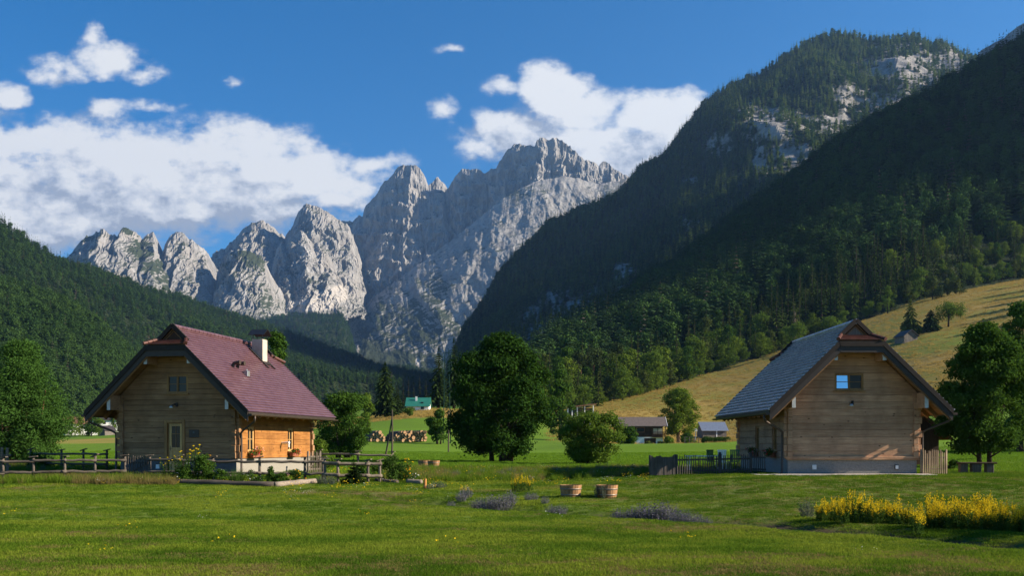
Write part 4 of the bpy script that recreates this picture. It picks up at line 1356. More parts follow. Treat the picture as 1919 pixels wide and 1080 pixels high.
def cabin(label, loc, rz, L, mats, seed, left):
    """mats: gable planks, side planks, roof tiles on the +x side, roof tiles on the -x side"""
    r = np.random.RandomState(seed)
    M_G, M_S, M_TR, M_TL = mats
    h = thing('log_cabin', label, 'cabin', loc, rz)
    YB = L + .75
    # plinth
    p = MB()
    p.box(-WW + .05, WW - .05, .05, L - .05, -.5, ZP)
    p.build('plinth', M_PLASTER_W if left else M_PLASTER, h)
    if left:                                              # added slab: shade on the plinth front put into a darker grey
        MB().box(-WW + .052, WW - .052, .02, .046, -.5, ZP - .004).build('plinth_front_shade', mat_plain('shaded_grey_plaster', (.10, .105, .11), .95, .2, 12, spec=.1), h)
    zt = lambda x: zroof(x) - .30
    hw = lambda z: min(WW, (ZR - .30 - z) / MR)
    if left:
        front_open = [(-.60, .36, -.2, 2.34), (-.50, .50, 3.47, 4.30)]
        side_open = [(1.05, 1.75, .95, 2.06), (5.3, 6.0, .95, 2.06)]
    else:
        front_open = [(-.76, .46, 3.50, 4.23)]
        side_open = [(1.5, 2.2, .95, 2.10), (4.3, 5.0, .95, 2.10)]
    w_ = MB()
    plank_wall(w_, lambda z: -hw(z), lambda z: hw(z), ZP, ZR - .45, 0, 0.0, .16, front_open, .225 if left else .30, r)
    if left:
        pass
    w_.build('gable_wall', M_G, h, bevel=.004)
    w_ = MB()
    plank_wall(w_, lambda z: -hw(z), lambda z: hw(z), ZP, ZR - .45, 0, L, .16, [], .29, r, out=1)
    w_.build('gable_wall', M_G, h)
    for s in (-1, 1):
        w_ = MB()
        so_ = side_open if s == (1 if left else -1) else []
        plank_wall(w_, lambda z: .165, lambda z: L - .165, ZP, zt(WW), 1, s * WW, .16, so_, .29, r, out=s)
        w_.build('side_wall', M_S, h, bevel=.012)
        # log ends stacked at the corner
        for (yy, oy) in ((0, -1), (L, 1)):
            c_ = MB()
            z = ZP
            i = 0
            while z < zt(WW) - .1:
                z1 = min(z + .29, zt(WW))
                e = .10 + .035 * (i % 2) + r.uniform(-.01, .01)
                y0, y1 = (yy - e * .9, yy + .2) if oy < 0 else (yy - .2, yy + e * .9)
                c_.box(s * (WW + e / 2) - e / 2 - .004, s * (WW + e / 2) + e / 2, y0 + .09, y1, z + .008, z1 - .008)
                c_.box(min(s * (WW - .02), s * (WW - .22)), max(s * (WW - .02), s * (WW - .22)), y0, y0 + .09 if oy < 0 else y1, z + .008, z1 - .008) if oy < 0 else None
                z = z1
                i += 1
            c_.build('corner_joint', M_G, h, bevel=.01)
    # sill beam
    b = MB()
    b.box(-WW - .05, WW + .05, -.07, .0 - .004, ZP - .05, ZP + .10) if not left else b.box(-WW - .02, -.62, -.03, -.004, ZP - .03, ZP + .05)
    b.build('sill_beam', M_G, h, bevel=.015)
    # roof deck
    for s in (-1, 1):
        lo = .07
        pts = [(s * RW, YF), (s * XH, YF), (s * .56, -.30), (0, -.30), (0, L + .05), (s * .56, L + .05), (s * XH, YB), (s * RW, YB)]
        dk = MB()
        dk.prism([(x, y, zroof(x) - lo) for x, y in pts], (0, 0, -.17))
        dk.build('roof_deck', M_SOFFIT, h)
        # tiles
        n = 31 if left else 24
        nrm = np.array([s * MR, 0, 1.0]) / math.hypot(MR, 1)
        tl = MB()

        def edges(x):
            x = abs(x)
            if x <= .56:
                return -.34, L + .09
            if x <= XH:
                f = (x - .56) / (XH - .56)
                return -.34 + f * (YF - .03 + .34), L + .09 + f * (YB + .03 - L - .09)
            return YF - .03, YB + .03
        for i in range(n):
            x0, x1 = (RW + .05) * (i + 1) / n, (RW + .05) * i / n
            a0, a1 = edges(x0)
            c0, c1 = edges(x1)
            f_ = lambda x, y: (s * x, y, zroof(x) - .055)
            P_ = (f_(x0, a0), f_(x0, a1), f_(x1, c0), f_(x1, c1))
            tile_course(tl, P_[0], P_[1], P_[2], P_[3], nrm, r, lip=.042 if left else .072) if s > 0 else tile_course(tl, P_[1], P_[0], P_[3], P_[2], nrm, r, lip=.042 if left else .072)
        roof = tl.build('roof_tiles', M_TR if s > 0 else M_TL, h)
        # gutter and its hangers
        g_ = MB()
        gx, gzz = s * (RW + .11), ZE - .20
        an = np.linspace(math.pi, 2 * math.pi, 9)
        ring = np.array([[gx + .075 * math.cos(a), 0, gzz + .075 * math.sin(a)] for a in an] + [[gx + .062 * math.cos(a), 0, gzz + .062 * math.sin(a)] for a in an[::-1]])
        g_.prism(ring + np.array([0, YF - .02, 0]), (0, YB - YF + .04, 0))
        g_.box(gx - .085, gx + .085, YF - .02, YF - .012, gzz - .085, gzz + .012)
        gut = g_.build('gutter', M_COPPER, h)
        # eave fascia
        fa = MB()
        fa.box(min(s * RW, s * (RW + .025)), max(s * RW, s * (RW + .025)), YF + .05, YB - .05, ZE - .27, ZE - .10)
        fa.build('eave_board', M_DARKBOARD, h)
        # downpipe: under the eave back to the wall corner, then down
        dp = MB()
        wx = s * (WW + .19)
        dp.tube([(gx, -.55, gzz - .06), (gx, -.55, gzz - .25), (gx - s * .06, -.5, gzz - .33), (wx + s * .12, -.06, gzz - .68), (wx, 0.02, gzz - .78), (wx, .05, gzz - .95), (wx, .05, .16), (wx + s * .02, .0, .06), (wx + s * .18, -.12, -.02)], .047, 8)
        dp.build('downpipe', M_COPPER, h, smooth=True)
        # rafter tails
        rt = MB()
        for y in np.arange(.35, L, .78):
            a = (s * (RW - .04), y, zroof(RW - .04) - .335)
            q = (s * (WW - .1), y, zroof(WW - .1) - .335)
            rt.bar(a, q, .11, .18)
        rt.build('rafter_tails', M_SOFFIT, h)
        # purlins with white ends
        for (px_, pz, hh) in ((1.0, zroof(1.0) - .25, .42), (WW - .03, zroof(WW) - .25, .66)):
            pm = MB()
            pm.box(s * px_ - .07, s * px_ + .07, YF + .16, 0, pz - hh - .02, pz - .05)
            pu = pm.build('purlin', M_G, h, bevel=.008)
            e_ = MB()
            e_.box(s * px_ - .075, s * px_ + .075, YF + .13, YF + .157, pz - hh - .03, pz - .05)
            e_.build('purlin_end', M_WHITE_END, pu)
    # bargeboards: a dark upper band and a lower band set back, down both slopes and across the cut top
    for (y0, th, o, w__, nm_, mt_) in ((YF - .05, .045, .0, .17, 'bargeboard', M_BROWN_METAL), (YF - .005, .04, -.12, .27, 'bargeboard', M_DARKBOARD)):
        b = MB()
        for s in (-1, 1):
            x0, x1 = XH, RW + .03
            z = lambda x, d: zroof(x) + o - d
            b.prism([(s * x0, y0, z(x0, 0)), (s * x1, y0, z(x1, 0)), (s * (x1 - .02), y0, z(x1, w__ * 1.35)), (s * (x0 - .06), y0, z(x0 - .06, w__ * 1.42))], (0, th, 0))
        zz = zroof(XH) + o
        b.prism([(-XH, y0 - .004, zz), (XH, y0 - .004, zz), (XH - .06, y0 - .004, zz - w__ * 1.3), (-XH + .06, y0 - .004, zz - w__ * 1.3)], (0, th, 0))
        b.build(nm_, mt_, h)
    # light edge strip under the boards
    for s in (-1, 1):
        z = lambda x, d: zroof(x) - .48 - d
        b = MB()
        b.prism([(s * (XH - .1), YF + .045, z(XH - .1, 0)), (s * (RW - .1), YF + .045, z(RW - .1, 0)), (s * (RW - .12), YF + .045, z(RW - .12, .09)), (s * (XH - .13), YF + .045, z(XH - .13, .09))], (0, .06, 0))
        b.build('verge_rafter', M_SOFFIT, h)
    # back bargeboard
    b = MB()
    for s in (-1, 1):
        b.prism([(s * XH, YB, zroof(XH)), (s * RW, YB, zroof(RW)), (s * RW, YB, zroof(RW) - .3), (s * XH, YB, zroof(XH) - .3)], (0, .04, 0))
    b.build('bargeboard', M_DARKBOARD, h)
    # hip skirts (front, back) and gablets
    for (ya, yb, sg) in ((YF - .06, -.30, 1), (YB + .06, L + .05, -1)):
        hs_ = MB()
        zb, zt_ = zroof(XH) + .03, zroof(.56) - .03
        nrm = unit(np.array([0, -sg * (zt_ - zb), abs(ya - yb)]))
        for i in range(5):
            f0, f1 = i / 5, (i + 1) / 5
            g2 = lambda f, s: (s * (XH + .04 + (.58 - XH - .04) * f), ya + (yb - ya) * f, zb + (zt_ - zb) * f)
            a = (g2(f0, -1), g2(f0, 1), g2(f1, -1), g2(f1, 1)) if sg > 0 else (g2(f0, 1), g2(f0, -1), g2(f1, 1), g2(f1, -1))
            tile_course(hs_, a[0], a[1], a[2], a[3], nrm, r)
        hs_.build('hip_tiles', M_TILE_HIP, h)
        gb = MB()
        gb.prism([(-.56, yb + sg * .02, zroof(.56) - .1), (.56, yb + sg * .02, zroof(.56) - .1), (0, yb + sg * .02, ZR - .12)], (0, sg * .05, 0))
        gb.build('gablet', M_BROWNWOOD if left else M_GREYWOOD, h)
        gt = MB()
        for s in (-1, 1):
            gt.bar((s * .70, yb - sg * .10, zroof(.70) + .035), (0, yb - sg * .10, ZR + .035), .16, .11, up=(0, -1, 0))
            gt.bar((s * .48, yb + sg * .0, zroof(.48) - .16), (0, yb + sg * .0, ZR - .17), .03, .035, up=(0, -1, 0))
        gt.build('gablet_trim', M_BROWN_METAL, h)
        hc = MB()
        for s in (-1, 1):
            for i in range(4):
                f0, f1 = i / 4, (i + 1.12) / 4
                q = lambda f: np.array([s * (XH + .05 + (.58 - XH - .05) * f), ya + (yb - ya) * f, zb + .035 + (zt_ - zb) * f])
                hc.tube([q(f0), q(f1)], [.085, .065], 8)
        hc.build('hip_cap', M_TILE_HIP, h)
    rc = MB()
    y = -.42
    while y < L + .1:
        rc.tube([(0, y, ZR - .02), (0, y + .40, ZR - .01)], [.11, .095], 8)
        y += .36
    rc.build('ridge_cap', M_TR, h)
    # openings
    if left:
        make_window(h, 0, 0.0, 0.0, 3.47, 1.0, .83, -1, (M_FRAME, M_FRAME), (M_GLASS_CURT, M_GLASS_CURT), .03)
        for c in (1.4, 5.65):
            make_window(h, 1, WW, c, .95, .70, 1.11, 1, (M_FRAME_LIGHT, M_FRAME_LIGHT), (M_GLASS_CURT, M_GLASS), .09, 1, 2)
        d = MB()
        d.box(-.60, -.47, -.05, .08, -.1, 2.34)
        d.box(.23, .36, -.05, .08, -.1, 2.34)
        d.box(-.47, .23, -.05, .08, 2.20, 2.34)
        d.box(-.47, -.38, .02, .08, -.1, 2.20)
        dr_ = d.build('door', M_FRAME, h, bevel=.008)
        lf = MB()
        lf.box(-.38, -.27, .0, .05, -.05, 2.18)
        lf.box(.12, .22, .0, .05, -.05, 2.18)
        for a, b_ in ((-.05, .15), (.98, 1.14), (2.06, 2.18)):
            lf.box(-.27, .12, .0, .05, a, b_)
        lf.box(-.27, .12, .012, .04, .15, .98)
        lf.box(-.20, .05, .0, .02, .25, .50)
        lf.box(-.20, .05, .0, .02, .60, .90)
        lf.build('door_leaf', M_FRAME_LIGHT, dr_, bevel=.006)
        pn_ = MB()
        pn_.box(-.27, .12, .02, .03, 1.14, 2.06)
        pn_.build('pane', M_GLASS, dr_)
        gb = MB()
        gb.box(-.085, -.065, .008, .018, 1.14, 2.06)
        gb.box(-.27, .12, .006, .018, 1.72, 1.74)
        gb.build('glazing_bar', M_FRAME, dr_)
        hd = MB()
        hd.box(-.335, -.315, -.006, .0, 1.0, 1.2)
        hd.tube([(-.325, -.0, 1.1), (-.325, -.06, 1.1), (-.20, -.065, 1.1)], .011, 6)
        hd.build('handle', M_BLACK, dr_)
        st = MB()
        st.box(-.75, .5, -.55, .06, -.3, .10)
        st.build('doorstep', M_CONCRETE, h, bevel=.02)
        # plaque beside the door
        pq = MB()
        pq.box(.56, 1.02, -.035, -.004, 1.56, 1.90)
        sg_ = pq.build('plaque', M_BLACK, h, bevel=.01)
        pe = MB()
        pe.box(.74, .82, -.039, -.036, 1.76, 1.83)
        pe.build('plaque_emblem', mat_plain('dull_blue_emblem', (.06, .09, .11), .5), sg_)
        # water spout on the side wall
        sp_ = MB()
        sp_.tube([(WW + .02, 4.55, 1.34), (WW + .42, 4.5, 1.36)], [.05, .065], 8)
        sp_.tube([(WW + .38, 4.5, 1.36), (WW + .40, 4.5, 1.14)], [.03, .03], 6)
        sp_.build('flood_lamp', M_WHITEP, h)
        # chimney
        cx, cyy = .78, 6.5
        ch = MB()
        zb = zroof(cx + .32) - .25
        ch.box(cx - .33, cx + .25, cyy - .27, cyy + .27, zb, ZR + .10)
        chim = ch.build('chimney', M_CHIM, h, bevel=.012)
        fl = MB()
        for s in (-1, 1):
            fl.bar((cx - .40, cyy + s * .36, zroof(cx - .40) + .03), (cx + .62, cyy + s * .36, zroof(cx + .62) + .03), .14, .03)
        fl.bar((cx + .36, cyy - .42, zroof(cx + .36) + .035), (cx + .36, cyy + .42, zroof(cx + .36) + .035), .2, .03, up=(MR, 0, 1))
        fl.build('flashing', M_BROWN_METAL, chim)
        cw = MB()
        for s in (-1, 1):
            for q in (-1, 1):
                cw.bar((cx - .03 + s * .24, cyy + q * .24, ZR + .10), (cx - .03 + s * .24, cyy + q * .24, ZR + .36), .025, .025)
        for s in (-1, 1):
            cw.bar((cx - .03, cyy + s * .01, ZR + .60), (cx - .03, cyy + s * .44, ZR + .30), .86, .02)
        cw.build('cowl', M_BLACK, chim)
        # roof vents
        for (vx, vy) in ((1.66, 1.9), (1.66, 2.35)):
            v_ = MB()
            z0 = zroof(vx)
            v_.tube([(vx - .05, vy, z0 - .05), (vx - .02, vy, z0 + .10), (vx + .03, vy + .02, z0 + .17), (vx + .30, vy + .02, z0 + .19)], [.075, .075, .08, .09], 10)
            v_.tube([(vx + .285, vy + .02, z0 + .19), (vx + .31, vy + .02, z0 + .19)], [.105, .105], 10)
            v_.build('vent_pipe', M_COPPER, h)
        v_ = MB()
        z0 = zroof(1.98)
        v_.box(1.9, 2.12, 2.35, 2.6, z0 - .1, z0 + .16)
        v_.box(1.99, 2.05, 2.43, 2.52, z0 + .16, z0 + .24)
        v_.build('vent_box', M_STEEL, h, bevel=.02)
        # electric socket on the plinth
        e_ = MB()
        e_.box(-1.02, -.86, -.0, .045, .22, .40)
        e_.build('socket_box', M_WHITEP, h)
    else:
        make_window(h, 0, 0.0, -.15, 3.50, 1.22, .73, -1, (M_FRAME, M_FRAME), (M_GLASS_BRIGHT, M_GLASS), .03)
        for c in (1.85, 4.65):
            make_window(h, 1, -WW, c, .95, .70, 1.15, -1, (M_FRAME, M_FRAME), (M_GLASS, M_GLASS), .09, 1, 2)
        for x in (-1.6, 1.86):
            e_ = MB()
            e_.box(x - .085, x + .085, -.0, .046, .20, .40)
            bx_ = e_.build('socket_box', M_BLACK if x > 0 else M_WHITEP, h, bevel=.008)
            e_ = MB()
            e_.box(x - .062, x + .062, -.012, -.002, .225, .375)
            e_.build('socket_lid', M_WHITEP, bx_)
    lm = MB()
    lx = -.12
    lm.box(lx + .06, lx + .15, -.05, -.004, 2.90, 3.08)
    lm.tube([(lx + .10, -.05, 3.0), (lx + .05, -.16, 3.0), (lx - .02, -.24, 2.93)], [.03, .035, .03], 7)
    la = lm.build('wall_lamp', M_BLACK, h)
    ls = MB()
    ls.lathe([(.02, .12), (.05, .10), (.11, .0), (.10, -.005), (.04, .06)], 12, (lx - .03, -.24, 2.84))
    ls.build('lamp_shade', M_STEEL, la, smooth=True)
    return h


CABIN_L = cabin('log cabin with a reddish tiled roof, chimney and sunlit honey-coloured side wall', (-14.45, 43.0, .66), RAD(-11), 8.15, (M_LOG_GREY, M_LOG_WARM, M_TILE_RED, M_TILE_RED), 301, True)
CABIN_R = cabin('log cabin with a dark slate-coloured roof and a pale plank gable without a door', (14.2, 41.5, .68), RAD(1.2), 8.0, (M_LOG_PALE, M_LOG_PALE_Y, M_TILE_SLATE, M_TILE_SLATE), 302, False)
# ------------------------------------------------------------------ fences of round wood
rf = np.random.RandomState(55)


def wob(p0, p1, n, a):
    t = np.linspace(0, 1, n)[:, None]
    q = np.array(p0, float) * (1 - t) + np.array(p1, float) * t
    q[1:-1] += rf.normal(size=(n - 2, 3)) * a
    return q


def round_post(mb, x, y, z0, z1, r=.055, cap=True, tilt=0.0):
    mb.tube([(x, y, z0 - .25), (x + tilt * .5, y, (z0 + z1) / 2), (x + tilt, y, z1)], [r * 1.05, r, r * .94], 8)


def rail_fence(label, posts, rails, h, cat='fence', name='rail_fence', caps=True, mat=None):
    """posts [(x, y)], rails at heights; one thing, each post and rail a part"""
    mat = mat or M_SILVER_RAIL
    x0, y0 = posts[0]
    t_ = thing(name, label, cat, (x0, y0, g1(x0, y0)))
    z_ = t_.location.z
    L_ = [(x - x0, y - y0, g1(x, y) - z_) for x, y in posts]
    for (x, y, z) in L_:
        mb = MB()
        round_post(mb, x, y, z, z + h, .055, tilt=rf.normal() * .012)
        po = mb.build('post', mat, t_, smooth=True)
        if caps:
            cp = MB()
            M_ = Matrix.Translation((x, y, z + h + .015)) @ Matrix.Rotation(rf.normal() * .12 - .16, 4, 'Y') @ Matrix.Rotation(rf.normal() * .2, 4, 'Z')
            cp.box(-.15, .15, -.09, .09, -.018, .018, M=M_)
            cp.build('post_cap', mat, po)
    for hh, r in rails:
        for a, b in zip(L_[:-1], L_[1:]):
            d = np.array(b) - np.array(a)
            e = d / np.linalg.norm(d) * .10
            mb = MB()
            mb.tube(wob((a[0] - e[0], a[1] - e[1] - .07, a[2] + hh + rf.normal() * .012), (b[0] + e[0], b[1] + e[1] - .07, b[2] + hh + rf.normal() * .012), 7, .008), np.linspace(r, r * .86, 7) if rf.rand() < .5 else np.linspace(r * .86, r, 7), 8)
            mb.build('rail', mat, t_, smooth=True)
    return t_


def xy(px, Y):
    return ((px - CX) / F * Y, Y)


rail_fence('grey split-rail fence running along the lawn left of the picket gate', [xy(-66, 37.6), xy(6, 38.0), xy(63, 38.3), xy(122, 38.5), xy(178, 38.8), xy(234, 39.0)], [(.76, .055), (.33, .06)], .92, mat=M_DARK_RAIL)
rail_fence('split-rail fence behind the flower bed in front of the left cabin', [xy(281, 39.0), xy(338, 38.9), xy(400, 38.9), xy(487, 38.9), xy(572, 39.2), xy(606, 39.3)], [(.76, .055), (.30, .06)], .92, mat=M_DARK_RAIL)
rail_fence('split-rail fence section with pale rails to the right of the left cabin', [xy(610, 39.0), xy(634, 38.9), xy(690, 39.2), xy(712, 39.4)], [(.74, .065), (.27, .07)], .88)
rail_fence('dark rail fence farther back, ending at the left cabin corner', [xy(58, 47.5), xy(116, 46.6), xy(157, 45.8), xy(201, 45.0)], [(.82, .05), (.36, .055)], 1.0, mat=M_DARK_RAIL)
rail_fence('rail fence farther back behind the pale-railed section', [xy(599, 47.5), xy(672, 47.0), xy(735, 47.0)], [(.86, .05), (.38, .05)], 1.02)


def picket_panel(label, p0, p1, h, n, w, name='picket_fence', cat='fence', posts=True, rails=(.25, .78), gap_post=None, mat=None, brace=False, arch=0.0, boards=False, hvar=.03, postr=.05):
    mat = mat or M_SILVER_RAIL
    z_ = g1(*p0)
    t_ = thing(name, label, cat, (p0[0], p0[1], z_))
    d = np.array([p1[0] - p0[0], p1[1] - p0[1], g1(*p1) - z_])
    Lh = np.hypot(d[0], d[1])
    u = d / Lh
    for hh in rails:
        mb = MB()
        mb.bar(np.array([0, .035, hh * h]), d + [0, .035, hh * h], .035, .07)
        mb.build('rail', mat, t_)
    for i in range(n):
        f = (i + .5) / n
        p = d * f
        top = h * (1 + rf.normal() * hvar) + arch * (1 - (2 * f - 1) ** 2)
        mb = MB()
        q = Lh / n * w
        tilt = rf.normal() * .012
        if boards:
            M_ = Matrix.Translation((p[0], p[1], p[2])) @ Matrix.Rotation(math.atan2(d[1], d[0]), 4, 'Z')
            mb.box(-q / 2, q / 2, -.02 + rf.normal() * .006, .012, .03, top, M=M_)
        else:
            mb.tube([(p[0], p[1], p[2] + .04), (p[0] + tilt, p[1], p[2] + top * .6), (p[0] + tilt, p[1], p[2] + top)], [q / 2, q / 2, q * .42], 6)
        mb.build('picket', mat, t_)
    if posts:
        for f in (0, 1) if gap_post is None else (0, gap_post, 1):
            p = d * f
            mb = MB()
            round_post(mb, p[0], p[1] + .07, p[2], p[2] + h * (1.06 if f in (0, 1) else 1.14), postr)
            mb.build('post', mat, t_, smooth=True)
    if brace:
        mb = MB()
        mb.bar(np.array([0, .05, rails[0] * h]), d + [0, .05, rails[-1] * h], .03, .07)
        mb.build('brace', mat, t_)
    return t_


M_DARKPICK = mat_wood('dark_weathered_pickets', (.05, .043, .036), (.12, .10, .085), 2, False)
picket_panel('small picket gate with a diagonal brace before the left corner of the left cabin', xy(238, 39.05), xy(278, 39.05), .84, 9, .55, 'picket_gate', 'gate', False, (.2, .75), None, M_DARKPICK, True, .06)
picket_panel('pale picket gate behind the rails at the right wall of the left cabin', xy(577, 45.2), xy(600, 46.0), .95, 7, .4, 'picket_gate', 'gate', True, (.2, .8), None, None, True)
picket_panel('short fence of round-topped pale pickets under the willow at the left edge', xy(-60, 43.0), xy(20, 43.0), 1.15, 7, .5, 'picket_fence', 'fence', False, (.3, .72), hvar=.015)
picket_panel('plank gate of dark upright boards at the left end of the picket fence', xy(1219, 41.0), xy(1266, 41.2), .82, 9, .93, 'plank_gate', 'gate', True, (.2, .8), None, M_DARKPICK, boards=True, hvar=.045)
picket_panel('dark picket fence with a tall post between the plank gate and the right cabin', xy(1268, 41.2), xy(1408, 42.2), .82, 33, .45, 'picket_fence', 'fence', True, (.22, .78), .58, M_DARKPICK, hvar=.035, postr=.065)
picket_panel('few tall pickets in front of the side wall of the right cabin', xy(1407, 42.6), xy(1436, 42.0), .92, 7, .32, 'picket_fence', 'fence', False, (.2, .75), None, M_DARKPICK)
picket_panel('narrow fence of bright split pickets at the right corner of the right cabin', xy(1728, 41.4), xy(1775, 41.7), 1.0, 13, .6, 'picket_fence', 'fence', True, (.25, .72), None, mat_wood('split_pickets', (.18, .13, .08), (.36, .27, .18), 2, False), hvar=.05, postr=.045)

# ------------------------------------------------------------------ logs on the ground, tubs, stake, bench
M_LOGBARK = mat_wood('old_log', (.16, .13, .10), (.34, .28, .22), 0, False, .9)
M_LOGDARK = mat_wood('dark_old_log', (.05, .042, .035), (.13, .105, .085), 0, False, .9)


def ground_log(label, p0, p1, r, mat=None, group=None):
    z0, z1 = g1(*p0), g1(*p1)
    t_ = MB()
    a = np.array([p0[0], p0[1], z0 + r * .8])
    b = np.array([p1[0], p1[1], z1 + r * .8])
    t_.tube(wob(a * 0, b - a, 9, r * .05), r * rf.uniform(.93, 1.05, 9), 12)
    o = t_.build('edging_log', mat or M_LOGBARK, smooth=True)
    o.location = a
    return tag(o, label, 'log', group)


ground_log('long dark log edging the front of the flower bed', xy(322, 36.9), xy(514, 36.4), .11, M_LOGDARK)
ground_log('pale stripped log closing the right end of the flower bed', xy(515, 36.4), xy(592, 38.2), .105)
ground_log('thin log lying right of the rail fence under the yellow daisies', xy(704, 39.6), xy(746, 39.3), .085, M_LOGDARK)
ground_log('short pale log lying near the two far tubs', xy(763, 39.5), xy(791, 39.3), .10)

M_TUB = mat_wood('tub_staves', (.22, .115, .05), (.40, .225, .105), 2, False, .7)
M_HOOP = mat_plain('tub_hoop', (.20, .17, .14), .5, .2, 5, .5)
M_SOIL = mat_plain('tub_soil', (.025, .018, .012), .95, .4, 20, bump=.8)


def tub(label, px, Y, s=1.0):
    q = on(px, Y)
    t_ = thing('half_barrel_tub', label, 'planter tub', (q[0], q[1], q[2] - .02), rf.uniform(0, 6))
    mb = MB()
    n = 22
    for i in range(n):
        a0, a1 = i * 6.2832 / n + .012, (i + 1) * 6.2832 / n - .012
        V = []
        for (ro, z) in ((.315, 0), (.345, .2), (.372, .43)):
            for (rr_, a) in ((ro, a0), (ro, a1), (ro - .03, a1), (ro - .03, a0)):
                V.append((rr_ * math.cos(a) * s, rr_ * math.sin(a) * s, z * s))
        Fs = []
        for l in range(2):
            for j in range(4):
                Fs.append([l * 4 + j, l * 4 + (j + 1) % 4, l * 4 + 4 + (j + 1) % 4, l * 4 + 4 + j])
        Fs += [[3, 2, 1, 0], [8, 9, 10, 11]]
        mb.add(V, Fs)
    mb.build('staves', M_TUB, t_)
    for z, r in ((.11, .333), (.30, .360)):
        h_ = MB()
        h_.lathe([(r * s, (z - .018) * s), ((r + .007) * s, (z - .018) * s), ((r + .010) * s, (z + .018) * s), (r * s, (z + .018) * s)], 28)
        h_.build('hoop', M_HOOP, t_, smooth=True)
    e_ = MB()
    e_.lathe([(.001, .34 * s), (.33 * s, .33 * s)], 20)
    e_.build('soil_fill', M_SOIL, t_)
    return t_


tub('half-barrel wooden tub standing empty in the lawn, left one of the near pair', 1070, 33.6)
tub('half-barrel wooden tub with grey herbs in front, right one of the near pair', 1138, 33.4)
tub('half-barrel tub in the far meadow behind the daisies, partly hidden', 795, 60.5, 1.0)
tub('half-barrel tub in the far meadow, the one fully seen', 813, 59.0, 1.0)

mb = MB().tube([(0, 0, -.2), (0, 0, .2), (.005, 0, .36)], [.06, .06, .055], 9)
o = mb.build('marker_stake', mat_wood('orange_stake', (.34, .14, .03), (.55, .26, .07), 2, False), smooth=False)
o.location = on(797, 37.2)
tag(o, 'short orange wooden stake standing in the grass right of the young spruce', 'stake')

q = on(1831, 43.5)
bn = thing('plank_bench', 'dark plank bench on three block legs below the maple at the right', 'bench', q, RAD(-4))
mb = MB().box(-.78, .80, -.20, .22, .40, .47)
mb.build('bench_plank', M_BROWNWOOD, bn, bevel=.015)
for x, w_ in ((-.58, .16), (-.05, .2), (.52, .16)):
    mb = MB().box(x - w_, x + w_, -.14, .16, -.1, .396)
    mb.build('leg', M_DARKPICK, bn, bevel=.02)

# concrete path edge before the right cabin
mb = MB().box(-3.55, 3.05, -1.15, -.02, -.25, .055)
mb.box(-4.3, -3.56, -1.0, 3.2, -.25, .045)
o = kind(mb.build('path', M_CONCRETE, bevel=.02), 'structure')
o.location = (14.2, 41.5, .66)
mb = MB().box(-2.9, 3.0, -1.1, -.02, -.25, .03)
o = kind(mb.build('path', M_GRAVEL, bevel=.02), 'structure')
o.location, o.rotation_euler = (-14.45, 43.0, .64), (0, 0, RAD(-11))

# garden furniture behind the picket fence of the right cabin
M_GREENP = mat_plain('green_plastic', (.03, .13, .045), .4, .1, 4)


def garden_chair(label, x, y, rz, mat):
    t_ = thing('garden_chair', label, 'chair', (x, y, g1(x, y)), rz)
    MB().box(-.22, .22, -.22, .22, .40, .44).build('seat', mat, t_, bevel=.01)
    b_ = MB()
    for i in range(5):
        b_.box(-.21 + i * .09, -.15 + i * .09, .20, .225, .45, .95)
    b_.box(-.23, .23, .195, .23, .93, .99)
    b_.build('backrest', mat, t_)
    for sx in (-.2, .2):
        for sy in (-.2, .2):
            MB().tube([(sx, sy, 0), (sx * .95, sy * .95, .40)], .02, 6).build('leg', mat, t_)
    return t_


garden_chair('green folding garden chair behind the picket fence, left of the tall fence post', *xy(1337, 46.5), .6, M_GREENP)
garden_chair('green folding garden chair behind the picket fence, nearer the right cabin', *xy(1376, 46.8), -.4, M_GREENP)
garden_chair('white garden chair behind the picket fence of the right cabin', *xy(1358, 45.6), 2.4, M_WHITEP)
tb = thing('garden_table', 'white garden table standing behind the dark picket fence', 'table', (*xy(1318, 46.8), g1(*xy(1318, 46.8))))
MB().box(-.8, .8, -.4, .4, .68, .72).build('tabletop', M_WHITEP, tb, bevel=.01)
for sx in (-.7, .7):
    for sy in (-.32, .32):
        MB().box(sx - .03, sx + .03, sy - .03, sy + .03, 0, .68).build('leg', M_WHITEP, tb)


